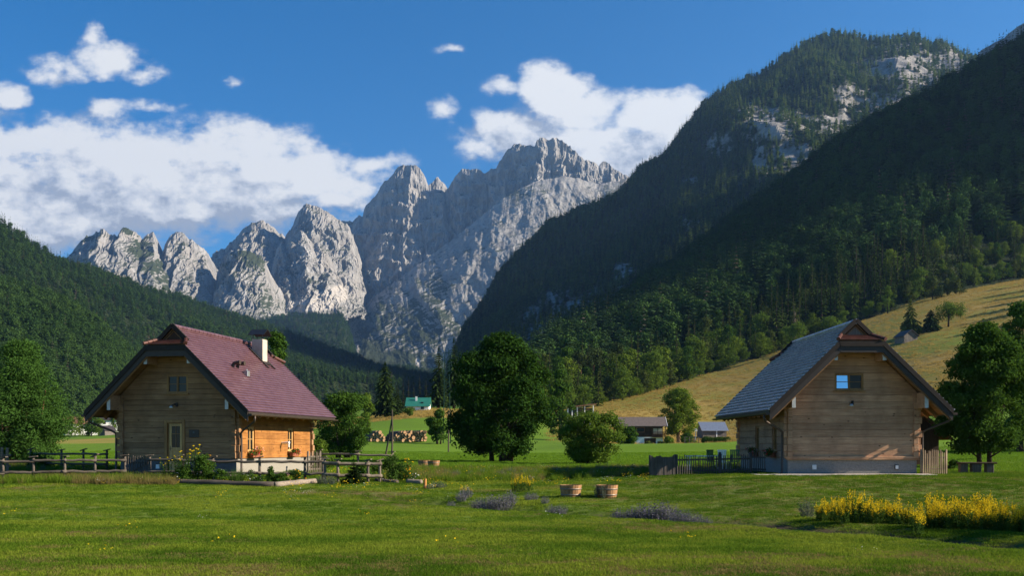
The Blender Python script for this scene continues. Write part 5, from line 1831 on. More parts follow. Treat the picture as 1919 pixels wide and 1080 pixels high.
# ------------------------------------------------------------------ lesser buildings
def gable_house(name, label, cat, px, Y, rz, w, d, hw, hr, mw, mr, over=.5, windows=(), door=None, base=None, chimney=None, dy=0.0, roofth=.12, verge=None):
    """ridge along local x; the camera-side eave wall is y=0; windows (side, x, z, w, h, material)"""
    q = on(px, Y)
    h = thing(name, label, cat, (q[0], q[1], q[2] + dy), rz)
    sl = hr / (d / 2)
    b = MB()
    x0, x1 = -w / 2, w / 2
    zb = base[0] if base else 0
    out_ = [(0, zb - (.8 if not base else 0)), (d, zb - (.8 if not base else 0)), (d, hw), (d / 2, hw + hr), (0, hw)]
    b.prism([(x0, y, z) for y, z in out_], (w, 0, 0))
    b.build('wall', mw, h)
    if base:
        MB().box(x0 - .03, x1 + .03, -.03, d + .03, -1.2, zb).build('base_storey', base[1], h)
    for s in (0, 1):
        r_ = MB()
        ye, yr_ = (-over, d / 2) if s == 0 else (d + over, d / 2)
        ze = hw - over * sl + .02
        r_.prism([(x0 - over, ye, ze), (x0 - over, yr_, hw + hr + .02), (x1 + over, yr_, hw + hr + .02), (x1 + over, ye, ze)], (0, 0, roofth))
        ro = r_.build('roof', mr, h)
        if s == 0 and chimney:
            c_ = MB()
            cx, cy_, cw, ct = chimney
            c_.box(cx - cw, cx + cw, cy_ - cw, cy_ + cw, hw, ct)
            c_.build('chimney', M_WHITEP, ro)
        if verge:
            v_ = MB()
            for xx in (x0 - over - .03, x1 + over + .03):
                v_.bar((xx, ye, ze + roofth * .5), (xx, yr_, hw + hr + .02 + roofth * .5), .06, .22)
            v_.build('verge_board', verge, ro)
    for (sd_, a, z, ww, hh, mt_) in windows:
        f_ = MB()
        p_ = MB()
        if sd_ == 'f':
            f_.box(a - ww / 2, a + ww / 2, -.05, -.004, z, z + hh)
            p_.box(a - ww / 2 + .07, a + ww / 2 - .07, -.058, -.052, z + .07, z + hh - .07)
        else:
            xs = x1 if sd_ == 'r' else x0
            s_ = 1 if sd_ == 'r' else -1
            f_.box(min(xs + s_ * .004, xs + s_ * .05), max(xs + s_ * .004, xs + s_ * .05), a - ww / 2, a + ww / 2, z, z + hh)
            p_.box(min(xs + s_ * .052, xs + s_ * .058), max(xs + s_ * .052, xs + s_ * .058), a - ww / 2 + .07, a + ww / 2 - .07, z + .07, z + hh - .07)
        wn = f_.build('window', mt_, h)
        p_.build('pane', M_GLASS, wn)
    if door:
        a, ww, hh, mt_ = door
        MB().box(a - ww / 2, a + ww / 2, -.07, -.034, 0, hh).build('door', mt_, h)
    return h


M_ROOF_BROWN = mat_plain('brown_shingle_roof', (.10, .08, .07), .8, .25, 3, bump=.4)
M_ROOF_DARK = mat_plain('dark_tin_roof', (.035, .028, .028), .6, .2, 2)
M_ROOF_GREEN = mat_plain('green_metal_roof', (.02, .145, .105), .5, .12, 1, .05)
M_ROOF_RED = mat_plain('red_brown_roof', (.16, .07, .05), .7, .2, 2)
M_REDSHUT = mat_plain('orange_brown_shutter', (.28, .10, .035), .6, .2, 4)
M_OLDROOF = mat_tile('old_brown_tiles', (.085, .045, .032), (.15, .08, .055), .8, .15)

ch = gable_house('wooden_chalet', 'dark brown wooden chalet on a white ground floor with a shingled roof', 'chalet', 1200, 190, RAD(-3), 8.6, 7.0, 3.75, 1.5, M_BROWNWOOD, M_ROOF_BROWN, .8,
                 [('f', .05, 2.35, 1.6, .95, M_REDSHUT)], (1.9, 2.2, 1.25, M_BROWNWOOD), (1.45, M_WHITEP), verge=M_WHITEP)
bl = MB()
bl.box(2.2, 4.75, -1.0, -.035, 1.40, 1.52)
bl.box(2.2, 4.75, -1.0, -.94, 2.35, 2.45)
for z in (1.65, 1.87, 2.09):
    bl.box(2.2, 4.75, -.98, -.95, z, z + .15)
bl.build('balcony', M_BROWNWOOD, ch)
for x in (2.25, 4.68):
    MB().box(x - .06, x + .06, -1.0, -.9, 1.52, 3.45).build('balcony_post', M_BROWNWOOD, ch)
wp = MB()
wp.box(2.5, 3.3, -.045, -.006, 1.9, 3.1)
wp.box(3.4, 4.2, -.045, -.006, 1.9, 3.1)
wp.build('balcony_window', mat_plain('cream_blind', (.5, .42, .28), .7, .1, 2), ch)

q = on(1089, 252)
q[2] += 1.75
pv = thing('garden_pavilion', 'low pavilion with white posts, dark panes and a rust-coloured sloping roof', 'pavilion', q, RAD(4))
MB().box(-3.4, 3.4, 0, 3.2, -3.5, .9).build('base_wall', M_WHITEP, pv)
MB().box(-3.2, 3.2, .15, 3.0, .9, 3.0).build('wall', M_BROWNWOOD, pv)
for i, x in enumerate((-3.3, -2.2, -.9, 1.0, 3.2)):
    MB().box(x - .13, x + .13, -.02, .22, .9, 3.1 + (x + 3.3) * .11).build('post', M_WHITEP, pv)
MB().prism([(-3.9, -.6, 3.05), (3.9, -.6, 3.95), (3.9, 3.6, 4.05), (-3.9, 3.6, 3.15)], (0, 0, .22)).build('roof', mat_plain('rusty_roof_sheet', (.20, .085, .05), .7, .25, 2), pv)
for x in (-2.75, -1.55):
    MB().box(x - .45, x + .45, .10, .146, 1.0, 2.8).build('window', M_GLASS, pv)

sh = gable_house('wooden_shed', 'grey board shed with a bright corrugated metal roof at the foot of the hay slope', 'shed', 1340, 262, RAD(6), 6.4, 5.5, 2.4, 2.0, M_GREYWOOD, M_STEEL, .45, door=(.5, .3, 2.2, M_WHITEP))
gable_house('hay_barn', 'small grey hay barn with a dark roof on the hay slope by three trees', 'barn', 1686, 342, RAD(-80), 6.0, 5.0, 2.6, 1.9, M_GREYWOOD, M_ROOF_DARK, .5)
bn2 = gable_house('old_barn', 'old board barn with a brown tiled roof half hidden behind the right cabin', 'barn', 1800, 60, RAD(90), 7.5, 5.8, 1.9, 2.5, M_BROWNWOOD, M_OLDROOF, .55)
bn2.location.x -= 2.9
gable_house('green_roofed_house', 'house with a turquoise green metal roof and white chimney on the far meadow', 'house', 783, 286, RAD(0), 6.4, 7.0, 1.2, 2.4, M_WHITEP, M_ROOF_GREEN, .4, [('f', 1.4, .2, .9, .8, M_BROWNWOOD)], None, None, (-.6, 2.2, .25, 4.0), dy=.2)
gr = bpy.data.objects['green_roofed_house']
MB().box(.9, 1.6, .85, 1.4, 1.9, 2.35).build('skylight', M_BLACK, gr)
gable_house('village_house', 'large white village house with a dark balcony showing beside the left cabin', 'house', 196, 430, RAD(20), 11, 9, 6.2, 2.8, M_WHITEP, M_ROOF_DARK, .8, [('f', -3.5, 4.0, 1.2, 1.3, M_BROWNWOOD), ('f', 0, 4.0, 1.2, 1.3, M_BROWNWOOD), ('f', 3.5, 4.0, 1.2, 1.3, M_BROWNWOOD), ('f', -3, 1.2, 1.2, 1.3, M_BROWNWOOD), ('f', 2.5, 1.2, 1.2, 1.3, M_BROWNWOOD)], (0, 1.1, 2.1, M_BROWNWOOD), dy=.5)
gable_house('village_house', 'white village house with a red-brown roof higher on the slope at the left', 'house', 208, 480, RAD(-35), 10, 8, 6, 3, M_WHITEP, M_ROOF_RED, .7, [('f', -2.5, 3.6, 1.1, 1.3, M_BROWNWOOD), ('f', 2.5, 3.6, 1.1, 1.3, M_BROWNWOOD)], dy=8.5)
gable_house('village_house', 'cream house with a red-brown roof at the left end of the village', 'house', 143, 450, RAD(30), 9, 8, 5, 2.8, M_WHITEP, M_ROOF_RED, .7, [('f', -2, 2.6, 1.1, 1.2, M_BROWNWOOD), ('f', 2, 2.6, 1.1, 1.2, M_BROWNWOOD)], dy=.5)
gable_house('grey_hut', 'little grey board hut at the edge of the village field', 'hut', 207, 385, RAD(62), 5, 4, 2.0, 1.7, M_GREYWOOD, M_ROOF_DARK, .3)

# bird house on a pole near the metal-roofed shed
q = on(1304, 240)
bh = thing('bird_house', 'white bird house on a pole left of the metal-roofed shed', 'bird house', q)
MB().box(-.1, .1, -.1, .1, -.2, 2.6).build('pole', M_STEEL, bh)
MB().prism([(-.45, 0, 2.6), (.45, 0, 2.6), (.45, 0, 3.0), (0, 0, 3.5), (-.45, 0, 3.0)], (0, .6, 0)).build('box', M_WHITEP, bh)
# wire pen
q = on(1297, 186)
wpn = thing('wire_pen', 'low wire pen with pale posts between the ash tree and the clipped hedge', 'pen', q)
for x in np.linspace(-1.3, 1.3, 4):
    MB().box(x - .07, x + .07, -.05, .05, -.2, 1.5).build('post', M_SILVER_RAIL, wpn)
for z in (.3, .9, 1.45):
    MB().box(-1.3, 1.3, -.02, .02, z - .03, z + .03).build('rail', M_SILVER_RAIL, wpn)

# ------------------------------------------------------------------ log piles
M_CUT = mat_plain('fresh_cut_wood', (.42, .25, .125), .85, .18, 3)
M_PBARK = mat_plain('log_bark', (.12, .085, .06), .95, .4, 6, bump=.8)


def pile(px0, px1, Y, heights, label, group):
    x0, x1 = xy(px0, Y)[0], xy(px1, Y)[0]
    z0 = g1((x0 + x1) / 2, Y)
    n = 0
    rows = heights
    z = z0
    for k_, (a, b) in enumerate(rows):
        x = x0 + (x1 - x0) * a
        while x < x0 + (x1 - x0) * b:
            r = rf.uniform(.17, .29)
            x += r
            m_ = MB()
            yy = Y + rf.uniform(-.25, .25)
            nn = 12
            an = np.arange(nn) * 2 * math.pi / nn
            ring = np.stack([r * np.cos(an), 0 * an, r * np.sin(an)], -1) * (1 + .04 * rf.normal(size=(nn, 1)))
            V = np.concatenate([ring, ring + [0, 4.2, 0]])
            m_.add(V, [[j, (j + 1) % nn, nn + (j + 1) % nn, nn + j][::-1] for j in range(nn)], 0)
            m_.add(V, [list(range(nn)), list(range(2 * nn - 1, nn - 1, -1))], 1)
            o_ = m_.build('cut_log', [M_PBARK, M_CUT])
            o_.rotation_euler = (0, 0, RAD(26))
            o_.location = (x, yy, z + .27 + rf.uniform(-.05, .06))
            tag(o_, label, 'log', group)
            x += r * .98
        z += .40


pile(690, 723, 150, [(0, 1), (.12, .95), (.28, .85), (.42, .72)], 'freshly cut round log in the small left pile', 'logs of the small left pile')
pile(737, 800, 150, [(0, 1), (.03, .98), (.08, .95), (.16, .93)], 'freshly cut round log in the long right pile', 'logs of the long right pile')

# ------------------------------------------------------------------ poles and mast
M_POLE = mat_wood('pole_wood', (.045, .035, .027), (.11, .085, .065), 2, False)
q = on(735, 108)
up_ = thing('utility_pole', 'braced wooden pole standing in the meadow before the log piles', 'pole', q)
MB().tube([(0, 0, -.3), (.05, 0, 2.4), (.02, 0, 4.9)], [.11, .09, .055], 8).build('pole', M_POLE, up_)
MB().tube([(-.75, .3, -.3), (.0, .02, 3.9)], [.10, .07], 8).build('brace', M_POLE, up_)
q = on(841, 118)
MBp = MB().tube([(0, 0, -.3), (0, 0, 5)], [.09, .07], 8)
o = MBp.build('thin_pole', M_POLE)
o.location = q
tag(o, 'thin plain pole just left of the big maple', 'pole')
M_MAST = mat_plain('green_mast_paint', (.007, .04, .028), .6, .2, 3)
q = on(838, 150)
ms = thing('lattice_mast', 'slim green steel lattice mast between the two dark spruces', 'mast', q)
Hm = ZC + (HY - 655) / F * 150 - q[2]
fr_ = MB()
lw = lambda z: .55 - .25 * z / Hm
for sx in (-1, 1):
    for sy in (-1, 1):
        fr_.bar((sx * lw(0), sy * lw(0), 0), (sx * lw(Hm), sy * lw(Hm), Hm), .07, .07)
fr_.build('corner_posts', M_MAST, ms)
br = MB()
nz_ = 15
for i in range(nz_):
    z0, z1 = Hm * i / nz_, Hm * (i + 1) / nz_
    for sy in (-1, 1):
        s_ = 1 if i % 2 else -1
        br.bar((-s_ * lw(z0), sy * lw(z0), z0), (s_ * lw(z1), sy * lw(z1), z1), .04, .04)
        br.bar((sy * lw(z0), -s_ * lw(z0), z0), (sy * lw(z1), s_ * lw(z1), z1), .04, .04)
br.build('bracing', M_MAST, ms)
for z in (Hm * .80, Hm * .88, Hm * .96):
    MB().bar((-.7, 0, z), (.7, 0, z), .07, .07).build('crossarm', M_MAST, ms)
    for x in (-.66, .66):
        MB().lathe([(.02, z - .05), (.07, z - .2), (.03, z - .35), (.07, z - .5), (.03, z - .65), (.06, z - .8)], 8, (x, 0, 0)).build('insulator', M_MAST, ms)
q = on(1842, 540)
hp = thing('double_pole', 'grey double power pole with crossbars at the top edge of the hay meadow', 'pole', q)
for x in (-1.2, 1.2):
    MB().tube([(x, 0, -.5), (x, 0, 8.4)], [.26, .2], 8).build('pole', M_SILVER_RAIL, hp)
for z in (4.4, 7.6):
    MB().box(-1.5, 1.5, -.12, .12, z - .14, z + .14).build('crossbar', M_SILVER_RAIL, hp)
pw = MB()
a = np.array(on(1842, 540)) + [0, 0, 8]
b = P(1745, 533, 540) + [0, 0, 6]
pw.tube([a * (1 - t) + b * t - np.array([0, 0, 3.0 * t * (1 - t) * 2]) for t in np.linspace(0, 1, 12)], .06, 5)
tag(pw.build('power_line', M_STEEL), 'power line sagging from the double pole toward the spruces', 'cable')
# ------------------------------------------------------------------ grass and flowers
rg = np.random.RandomState(91)
M_GRASS = mat_leaf('grass_blades', (.05, .092, .007), (.118, .19, .018), .3, .25)
M_GRASS_LT = mat_leaf('light_grass_blades', (.10, .145, .012), (.19, .24, .028), .3, .25)
M_GRASS_DK = mat_leaf('deep_grass_blades', (.03, .066, .006), (.075, .14, .012), .3, .25)
M_GRASS_DRY = mat_leaf('dry_grass_blades', (.10, .085, .028), (.22, .18, .065), .3, .25)
M_MEADOW = mat_leaf('meadow_blades', (.07, .14, .010), (.13, .225, .02), .3, .15)
M_HAYB = mat_leaf('hay_blades', (.20, .145, .035), (.38, .28, .085), .3, .1)
M_STEM = mat_leaf('green_stems', (.03, .065, .012), (.07, .13, .025), .3, .5)
M_YELLOW = mat_leaf('yellow_blossom', (.56, .38, .012), (.72, .54, .024), .25, .5)
M_ORANGE = mat_leaf('orange_blossom', (.65, .27, .015), (.80, .42, .03), .25, .5)
M_RED = mat_leaf('red_blossom', (.55, .03, .02), (.75, .10, .06), .25, .5)
M_PINK = mat_leaf('pink_blossom', (.65, .20, .25), (.80, .38, .40), .25, .5)
M_WHITE = mat_leaf('white_blossom', (.6, .6, .55), (.8, .8, .75), .25, .5)
M_LAV = mat_leaf('grey_violet_herb', (.075, .072, .095), (.17, .16, .20), .15, .5)
M_SAGE = mat_leaf('grey_green_herb', (.06, .075, .055), (.14, .16, .11), .15, .5)


def blades(n, rad, h, w, lean, seed, mb=None, mi=0, z0=0.0):
    r = np.random.RandomState(seed)
    mb = mb or MB()
    a = r.uniform(0, 6.283, n)
    q = rad * np.sqrt(r.rand(n))
    B = np.stack([q * np.cos(a), q * np.sin(a), np.full(n, z0)], -1)
    d = r.uniform(0, 6.283, n)
    L = h * r.uniform(.45, 1.15, n)
    ln = lean * r.uniform(.2, 1.0, n)
    D = np.stack([np.cos(d) * ln, np.sin(d) * ln, np.sqrt(np.maximum(0, 1 - ln ** 2))], -1)
    e = r.uniform(0, 6.283, n)
    W = np.stack([np.cos(e), np.sin(e), 0 * e], -1) * w
    mid = B + D * (L * .55)[:, None]
    tip = B + D * L[:, None] + np.stack([D[:, 0], D[:, 1], -np.abs(ln) * .3], -1) * (L * .25)[:, None]
    V = np.concatenate([np.stack([B - W, B + W, mid + W * .7, mid - W * .7], 1).reshape(-1, 3), tip])
    i = np.arange(n) * 4
    mb.add(V, np.stack([i, i + 1, i + 2, i + 3], -1), mi)
    mb.f += (np.stack([i + 3, i + 2, 4 * n + np.arange(n)], -1) + mb.n - len(V)).tolist()
    mb.m += [mi] * n
    return mb


def fan_points(n, Y0, Y1, px0=-620, px1=2540, power=1.0):
    Y = Y0 * (Y1 / Y0) ** rg.rand(n) if power == 0 else Y0 + (Y1 - Y0) * rg.rand(n) ** power
    px = rg.uniform(px0, px1, n)
    X = (px - CX) / F * Y
    return np.stack([X, Y, gz(X, Y)], -1)


def outside(p, grow=0.0):
    """drop points under the cabins and their paths"""
    ok = np.ones(len(p), bool)
    for (x, y, _z), a, L in (((-14.45, 43., 0), RAD(-11), 8.15), ((14.2, 41.5, 0), RAD(1.2), 8.0)):
        dx, dy = p[:, 0] - x, p[:, 1] - y
        u, v = dx * math.cos(a) + dy * math.sin(a), -dx * math.sin(a) + dy * math.cos(a)
        ok &= ~((np.abs(u) < 3.1 + grow) & (v > -1.2 - grow) & (v < L + .2))
    return p[ok]


turf = [proto('turf_tuft', blades(46, .17, .062, .0045, .8, 400 + i), (M_GRASS_DK, M_GRASS, M_GRASS_LT)[i // 2]) for i in range(6)]
turf_dry = [proto('dry_tuft', blades(40, .17, .055, .0045, .85, 410 + i), M_GRASS_DRY) for i in range(3)]
turf_far = [proto('meadow_tuft', blades(34, .34, .12, .012, .6, 420 + i), M_MEADOW) for i in range(4)]
tall = [proto('tall_tuft', blades(40, .16, .34, .006, .45, 430 + i), M_GRASS) for i in range(3)]
tall_dry = [proto('tall_dry_tuft', blades(36, .16, .40, .005, .4, 436 + i), M_GRASS_DRY) for i in range(3)]
hayt = [proto('hay_tuft', blades(30, .75, .42, .035, .6, 440 + i), M_HAYB) for i in range(3)]

# lawn: density falls with distance so that it stays even in the picture
p = outside(np.concatenate([fan_points(47000, 12.5, 24), fan_points(47000, 24, 47)]))
_h, soil_, _l, dry_ = zones(p[:, 0], p[:, 1])
pp = np.stack([p[:, 0], p[:, 1], 0 * p[:, 0]], -1)
rnk = rg.rand(len(p))
lush_ = fbm(pp / np.array([1.6, 1.1, 1]) + 3, 3)
keep = rnk > soil_ * 1.05
isdry = (rg.rand(len(p)) < .72 * dry_ * sstep(.25, -.2, lush_)) & keep
grn = keep & ~isdry
sc = (.75 + .75 * np.clip(lush_ + .15, 0, 1)) * rg.uniform(.7, 1.25, len(p)) * (1 + .35 * sstep(24, 45, p[:, 1]))
tone = .40 + 1.3 * fbm(pp / np.array([3.6, 1.9, 1]) + 70, 4) + .12 * rg.normal(size=len(p)) + .35 * sstep(1, 6, p[:, 0]) * sstep(22, 28, p[:, 1])
tix = np.clip((tone * 3).astype(int), 0, 2) * 2 + rg.randint(0, 2, len(p))
scatter('grass', p[grn], turf, np.stack([sc[grn] ** .5, sc[grn] ** .5, sc[grn]], -1), idx=tix[grn], tilt=.12, label='short green lawn grass across the foreground', cat='grass')
scatter('grass', p[isdry], turf_dry, np.stack([sc[isdry] ** .5, sc[isdry] ** .5, sc[isdry] * .9], -1), tilt=.12, label='dry straw-coloured patches of grass in the lawn', cat='grass')
p = outside(fan_points(40000, 46, 120, power=1.0))
p = p[rg.rand(len(p)) < .95]
scatter('grass', p, turf_far, rg.uniform(.6, 1.2, len(p)), tilt=.1, label='bright green meadow grass behind the cabins', cat='grass')
p = fan_points(30000, 170, 560, 560, 1960)
hz_ = zones(p[:, 0], p[:, 1])[0]
p = p[rg.rand(len(p)) < hz_]
scatter('grass', p, hayt, rg.uniform(.6, 1.5, len(p)), tilt=.1, label='golden hay grass on the slope', cat='grass')
# uncut strips: in the middle meadow, below the left fence, round the cabins
q_ = np.concatenate([fan_points(2600, 41, 56, 690, 1225), fan_points(900, 36.6, 39.3, -60, 330), fan_points(700, 44, 56, -40, 230), fan_points(250, 47, 53, 1230, 1400)])
q_ = outside(q_)
m_ = fbm(np.stack([q_[:, 0] / 2.5, q_[:, 1] / 2.5, 0 * q_[:, 0]], -1), 3) + .25 * rg.normal(size=len(q_))
scatter('grass', q_[m_ > -.1], tall, rg.uniform(.5, 1.1, (m_ > -.1).sum()), tilt=.12, label='taller uncut grass in the middle meadow and along the fences', cat='grass')
q2 = np.concatenate([q_[m_ <= -.25], outside(fan_points(260, 36.2, 37.8, 140, 330))])
scatter('grass', q2, tall_dry, rg.uniform(.5, 1.0, len(q2)), tilt=.12, label='tall bleached grass with seed heads below the left fence', cat='grass')


def bloom_cluster(mb, c, n, spread, size, seed, mi):
    r = np.random.RandomState(seed)
    C = np.array(c) + r.normal(size=(n, 3)) * np.array(spread)
    leaves(mb, C, r.normal(size=(n, 3)) * .6 + [0, -.4, .8], np.full(n, size), r, .9, mi)


# small wild flowers scattered through the grass (uncountable)
fl = []
for i, (m_a, s_) in enumerate(((M_YELLOW, .028), (M_YELLOW, .022), (M_WHITE, .018), (M_YELLOW, .024))):
    mb = MB()
    for j in range(7):
        a, q = rg.uniform(0, 6.28), .22 * math.sqrt(rg.rand())
        x, y, z = q * math.cos(a), q * math.sin(a), rg.uniform(.07, .16)
        bloom_cluster(mb, (x, y, z), 2, (.005, .005, .004), s_ * .95, i * 50 + j, 0)
    fl.append(proto('wild_flower', mb, m_a))
q_ = np.concatenate([fan_points(520, 38, 55, 600, 1225), fan_points(110, 31, 38, 400, 900), fan_points(14, 15, 30, 0, 1900), fan_points(140, 44, 56, 60, 230), fan_points(130, 44, 52, 1000, 1220), fan_points(40, 36, 38, 150, 500)])
q_ = outside(q_)
m_ = fbm(np.stack([q_[:, 0] / 1.8, q_[:, 1] / 1.8, 0 * q_[:, 0] + 4], -1), 3) > .02
scatter('wildflowers', q_[m_], fl, rg.uniform(.8, 1.7, m_.sum()), label='small yellow and white wild flowers dotted through the grass', cat='wildflowers')

# ---- herbs and perennials, each plant a thing


def plant(name, label, cat, px, Y, parts, group=None, scl=1.0):
    q = on(px, Y)
    t_ = thing(name, label, cat, q, rg.uniform(0, 6.28), group)
    t_.scale = (scl,) * 3
    for nm_, mb_, mt_ in parts:
        mb_.build(nm_, mt_, t_)
    return t_


def herb(seed, n=90, rad=.30, h=.56, lean=.55):
    r = np.random.RandomState(seed)
    st, fo = blades(n, rad * .6, h, .004, lean, seed), MB()
    C = []
    for i in range(n):
        a, q = r.uniform(0, 6.28), rad * math.sqrt(r.rand())
        top = h * (1 - .45 * (q / rad) ** 2) * r.uniform(.55, 1.05)
        for j in range(5):
            f = .3 + .7 * j / 4
            C.append((q * math.cos(a) * (.6 + .5 * f), q * math.sin(a) * (.6 + .5 * f), top * f))
    C = np.array(C)
    leaves(fo, C, r.normal(size=C.shape), np.full(len(C), .05), r, .5)
    return st, fo


G_LAV = 'grey violet herb clumps along the ditch'
hb0 = [herb(500 + i) for i in range(3)]
lav = []
for i in range(3):
    t_ = plant('lavender_clump', 'grey violet herb clump growing on the edge of the shallow ditch', 'herb', 925, 30.8, [('stems', hb0[i][0], M_SAGE), ('foliage', hb0[i][1], M_LAV)], G_LAV)
    lav.append(t_)
spots = [(893, 31.4, .75), (908, 31.0, .9), (921, 30.7, 1.05), (934, 30.6, 1.1), (947, 30.8, 1.0), (957, 31.6, .9), (866, 32.6, .7), (874, 33.2, .8), (1034, 29.2, .62), (1052, 29.0, .66), (1022, 31.2, .5), (990, 32.6, .55), (1001, 32.8, .55), (846, 31.8, .5),
         (1158, 26.6, .7), (1172, 26.4, .75), (1188, 26.2, .85), (1200, 26.3, 1.0), (1214, 26.1, 1.1), (1229, 26.2, 1.1), (1243, 26.0, 1.15), (1256, 26.1, 1.05), (1268, 25.3, .8), (1282, 25.2, .85), (1296, 24.9, .8), (1310, 24.6, .6), (1326, 24.4, .5)]
for i, (px, Y, s) in enumerate(spots):
    if i < 3:
        lav[i].location = on(px, Y)
        lav[i].scale = (s,) * 3
    else:
        dup(lav[i % 3], on(px, Y), rg.uniform(0, 6.28), s)
hb1 = herb(520, 70, .26, .55, .3)
plant('grey_herb', 'single grey green herb clump at the left end of the goldenrod band', 'herb', 1514, 25.6, [('stems', hb1[0], M_SAGE), ('leaves', hb1[1], M_SAGE)], None, 1.0)
for i, (px, Y, s, lab) in enumerate(((1118, 33.2, .9, 'grey herb growing up in front of the right near tub'), (1132, 33.0, .8, 'small grey herb beside the right near tub'))):
    hb1 = herb(530 + i, 30, .10, .62, .25)
    plant('grey_herb', lab, 'herb', px, Y, [('stems', hb1[0], M_SAGE), ('leaves', hb1[1], M_SAGE)], None, s)
G_SAGE = 'grey sage tufts in the middle meadow'
hb2 = herb(540, 60, .28, .40, .5)
sg0 = plant('sage_tuft', 'grey green sage tuft standing in the flowering middle meadow', 'herb', 940, 45, [('stems', hb2[0], M_SAGE), ('leaves', hb2[1], M_SAGE)], G_SAGE)
for px, Y, s in ((1040, 47, 1.1), (1060, 46.5, .9), (1085, 47.5, 1.1), (1120, 47.5, 1.2), (1140, 48, 1.2), (1160, 47.5, 1.1), (1185, 48, 1.0), (1002, 46, .9), (985, 47, .9), (880, 46, .8), (905, 47, .9), (855, 45, .9), (838, 46, .8), (958, 47.5, 1.0), (1205, 46.5, .9), (815, 37.6, .7), (828, 37.4, .7), (806, 37.0, .6), (618, 37.6, 1.0), (604, 37.9, .9), (60, 46, 1.0), (84, 45.5, .9)):
    dup(sg0, on(px, Y), rg.uniform(0, 6.28), s)


def goldenrod(seed, h=.72, plumes=8):
    r = np.random.RandomState(seed)
    st, yl = MB(), MB()
    for i in range(plumes):
        a, q = r.uniform(0, 6.28), .14 * math.sqrt(r.rand())
        b = np.array([q * math.cos(a), q * math.sin(a), 0])
        H = h * r.uniform(.6, 1.1)
        top = b + [r.normal() * .07, r.normal() * .07, H]
        st.tube([b, (b + top) / 2 + r.normal(size=3) * .01, top], [.005, .004, .002], 4, caps=False)
        f = r.rand(26)
        C = b + (top - b) * (.08 + .62 * f)[:, None] + r.normal(size=(26, 3)) * [.018, .018, .01]
        leaves(st, C, r.normal(size=(26, 3)) + [0, 0, .5], np.full(26, .075), r, .28)
        g_ = r.rand(30)
        wd = .035 * (1 - g_ * .8)
        C = b + (top - b) * (.62 + .40 * g_)[:, None] + r.normal(size=(30, 3)) * np.stack([wd, wd, .01 + 0 * wd], -1)
        leaves(yl, C, r.normal(size=(30, 3)) + [0, -.2, .7], np.full(30, .029), r, .8)
    return st, yl


G_GOLD = 'goldenrod band at the right of the lawn'
gold = []
for i in range(4):
    st, yl = goldenrod(560 + i)
    gold.append(plant('goldenrod', 'yellow flowering goldenrod plant in the long band on the right lawn', 'flower', 1700, 24, [('stems', st, M_STEM), ('blossoms', yl, M_YELLOW)], G_GOLD))
k_ = 0
for i in range(108):
    px = 1530 + 440 * (i + 1.6 * rg.rand()) / 108
    Y = (24.6 if px < 1715 else 23.0) - (px - 1530) / 440 * .9 + rg.normal() * .35
    s = (.76 if px < 1715 else .92) * rg.uniform(.6, 1.15)
    if k_ < 4:
        gold[k_].location, gold[k_].scale = on(px, Y), (s,) * 3
    else:
        dup(gold[k_ % 4], on(px, Y), rg.uniform(0, 6.28), s)
    k_ += 1
for i in range(14):                                       # tall heads sticking out
    px = rg.choice([1594, 1620, 1673, 1744, 1795, 1835, 1842, 1880, 1905]) + rg.normal() * 6
    dup(gold[i % 4], on(px, 23.8), rg.uniform(0, 6.28), rg.uniform(.95, 1.2))
for px, Y, s, lab, gr in ((962, 36.4, .72, None, 1), (971, 36.2, .85, None, 1), (979, 36.5, .9, None, 1), (987, 36.2, .85, None, 1), (995, 36.4, .72, None, 1), (864, 35.0, .5, None, 2), (873, 34.6, .55, None, 2), (882, 35.0, .45, None, 2)):
    dup(gold[0 if gr == 1 else 1], on(px, Y), rg.uniform(0, 6.28), s,
        'yellow flower spikes standing free at the left end of the cabin shadow' if gr == 1 else 'low yellow flowers behind the small herb clump in the middle of the lawn',
        'yellow spikes by the cabin shadow' if gr == 1 else 'low yellow flowers in mid lawn')


def bush(h, w, n, size, seed, leafmat, blooms=()):
    b = crown_blobs(h, .02, w, seed, 16, .34, 'dome')
    fo = blob_crown(b, n, size, seed, shell=.35, rough=.8)
    parts = [('foliage', fo, leafmat), ('stems', blades(24, w * .4, h * .7, .006, .5, seed), M_STEM)]
    r = np.random.RandomState(seed + 9)
    for nm_, mt_, k, s in blooms:
        mb = MB()
        for j in range(k):
            c, rad = b[r.randint(len(b))]
            d = unit(r.normal(size=3) + [0, -.7, .6])
            bloom_cluster(mb, c + d * rad * 1.0, 5, (.02, .02, .02), s, seed + j, 0)
        parts.append((nm_, mb, mt_))
    return parts


plant('green_shrub', 'upright bright green shrub in the flower bed before the left cabin', 'shrub', 385, 37.6, bush(1.12, .52, 3000, .07, 600, M_LEAF, (('blossoms', M_ORANGE, 6, .05),)))
plant('bed_plant', 'dark leafy plant with a red bloom low in the flower bed', 'flower', 352, 37.4, bush(.75, .45, 1700, .07, 601, M_LEAF, (('blossoms', M_RED, 4, .05), ('white_blossoms', M_WHITE, 5, .04))))
plant('bed_plant', 'grassy green plant in the middle of the flower bed', 'flower', 443, 37.5, [('blades', blades(260, .30, .62, .008, .5, 602), M_STEM)])
plant('bed_plant', 'bed plant with white blossoms right of the bright green shrub', 'flower', 412, 37.5, bush(.55, .36, 1300, .06, 603, M_LEAF, (('blossoms', M_WHITE, 8, .035),)))
plant('bed_plant', 'thin airy plant with pale seed heads in front of the lit plinth', 'flower', 470, 37.6, bush(.55, .26, 420, .045, 604, M_STEM, (('blossoms', M_WHITE, 8, .03),)))
plant('bed_plant', 'tall green leafy plant near the right end of the flower bed', 'flower', 508, 37.6, bush(.70, .26, 1000, .07, 605, M_LEAF))
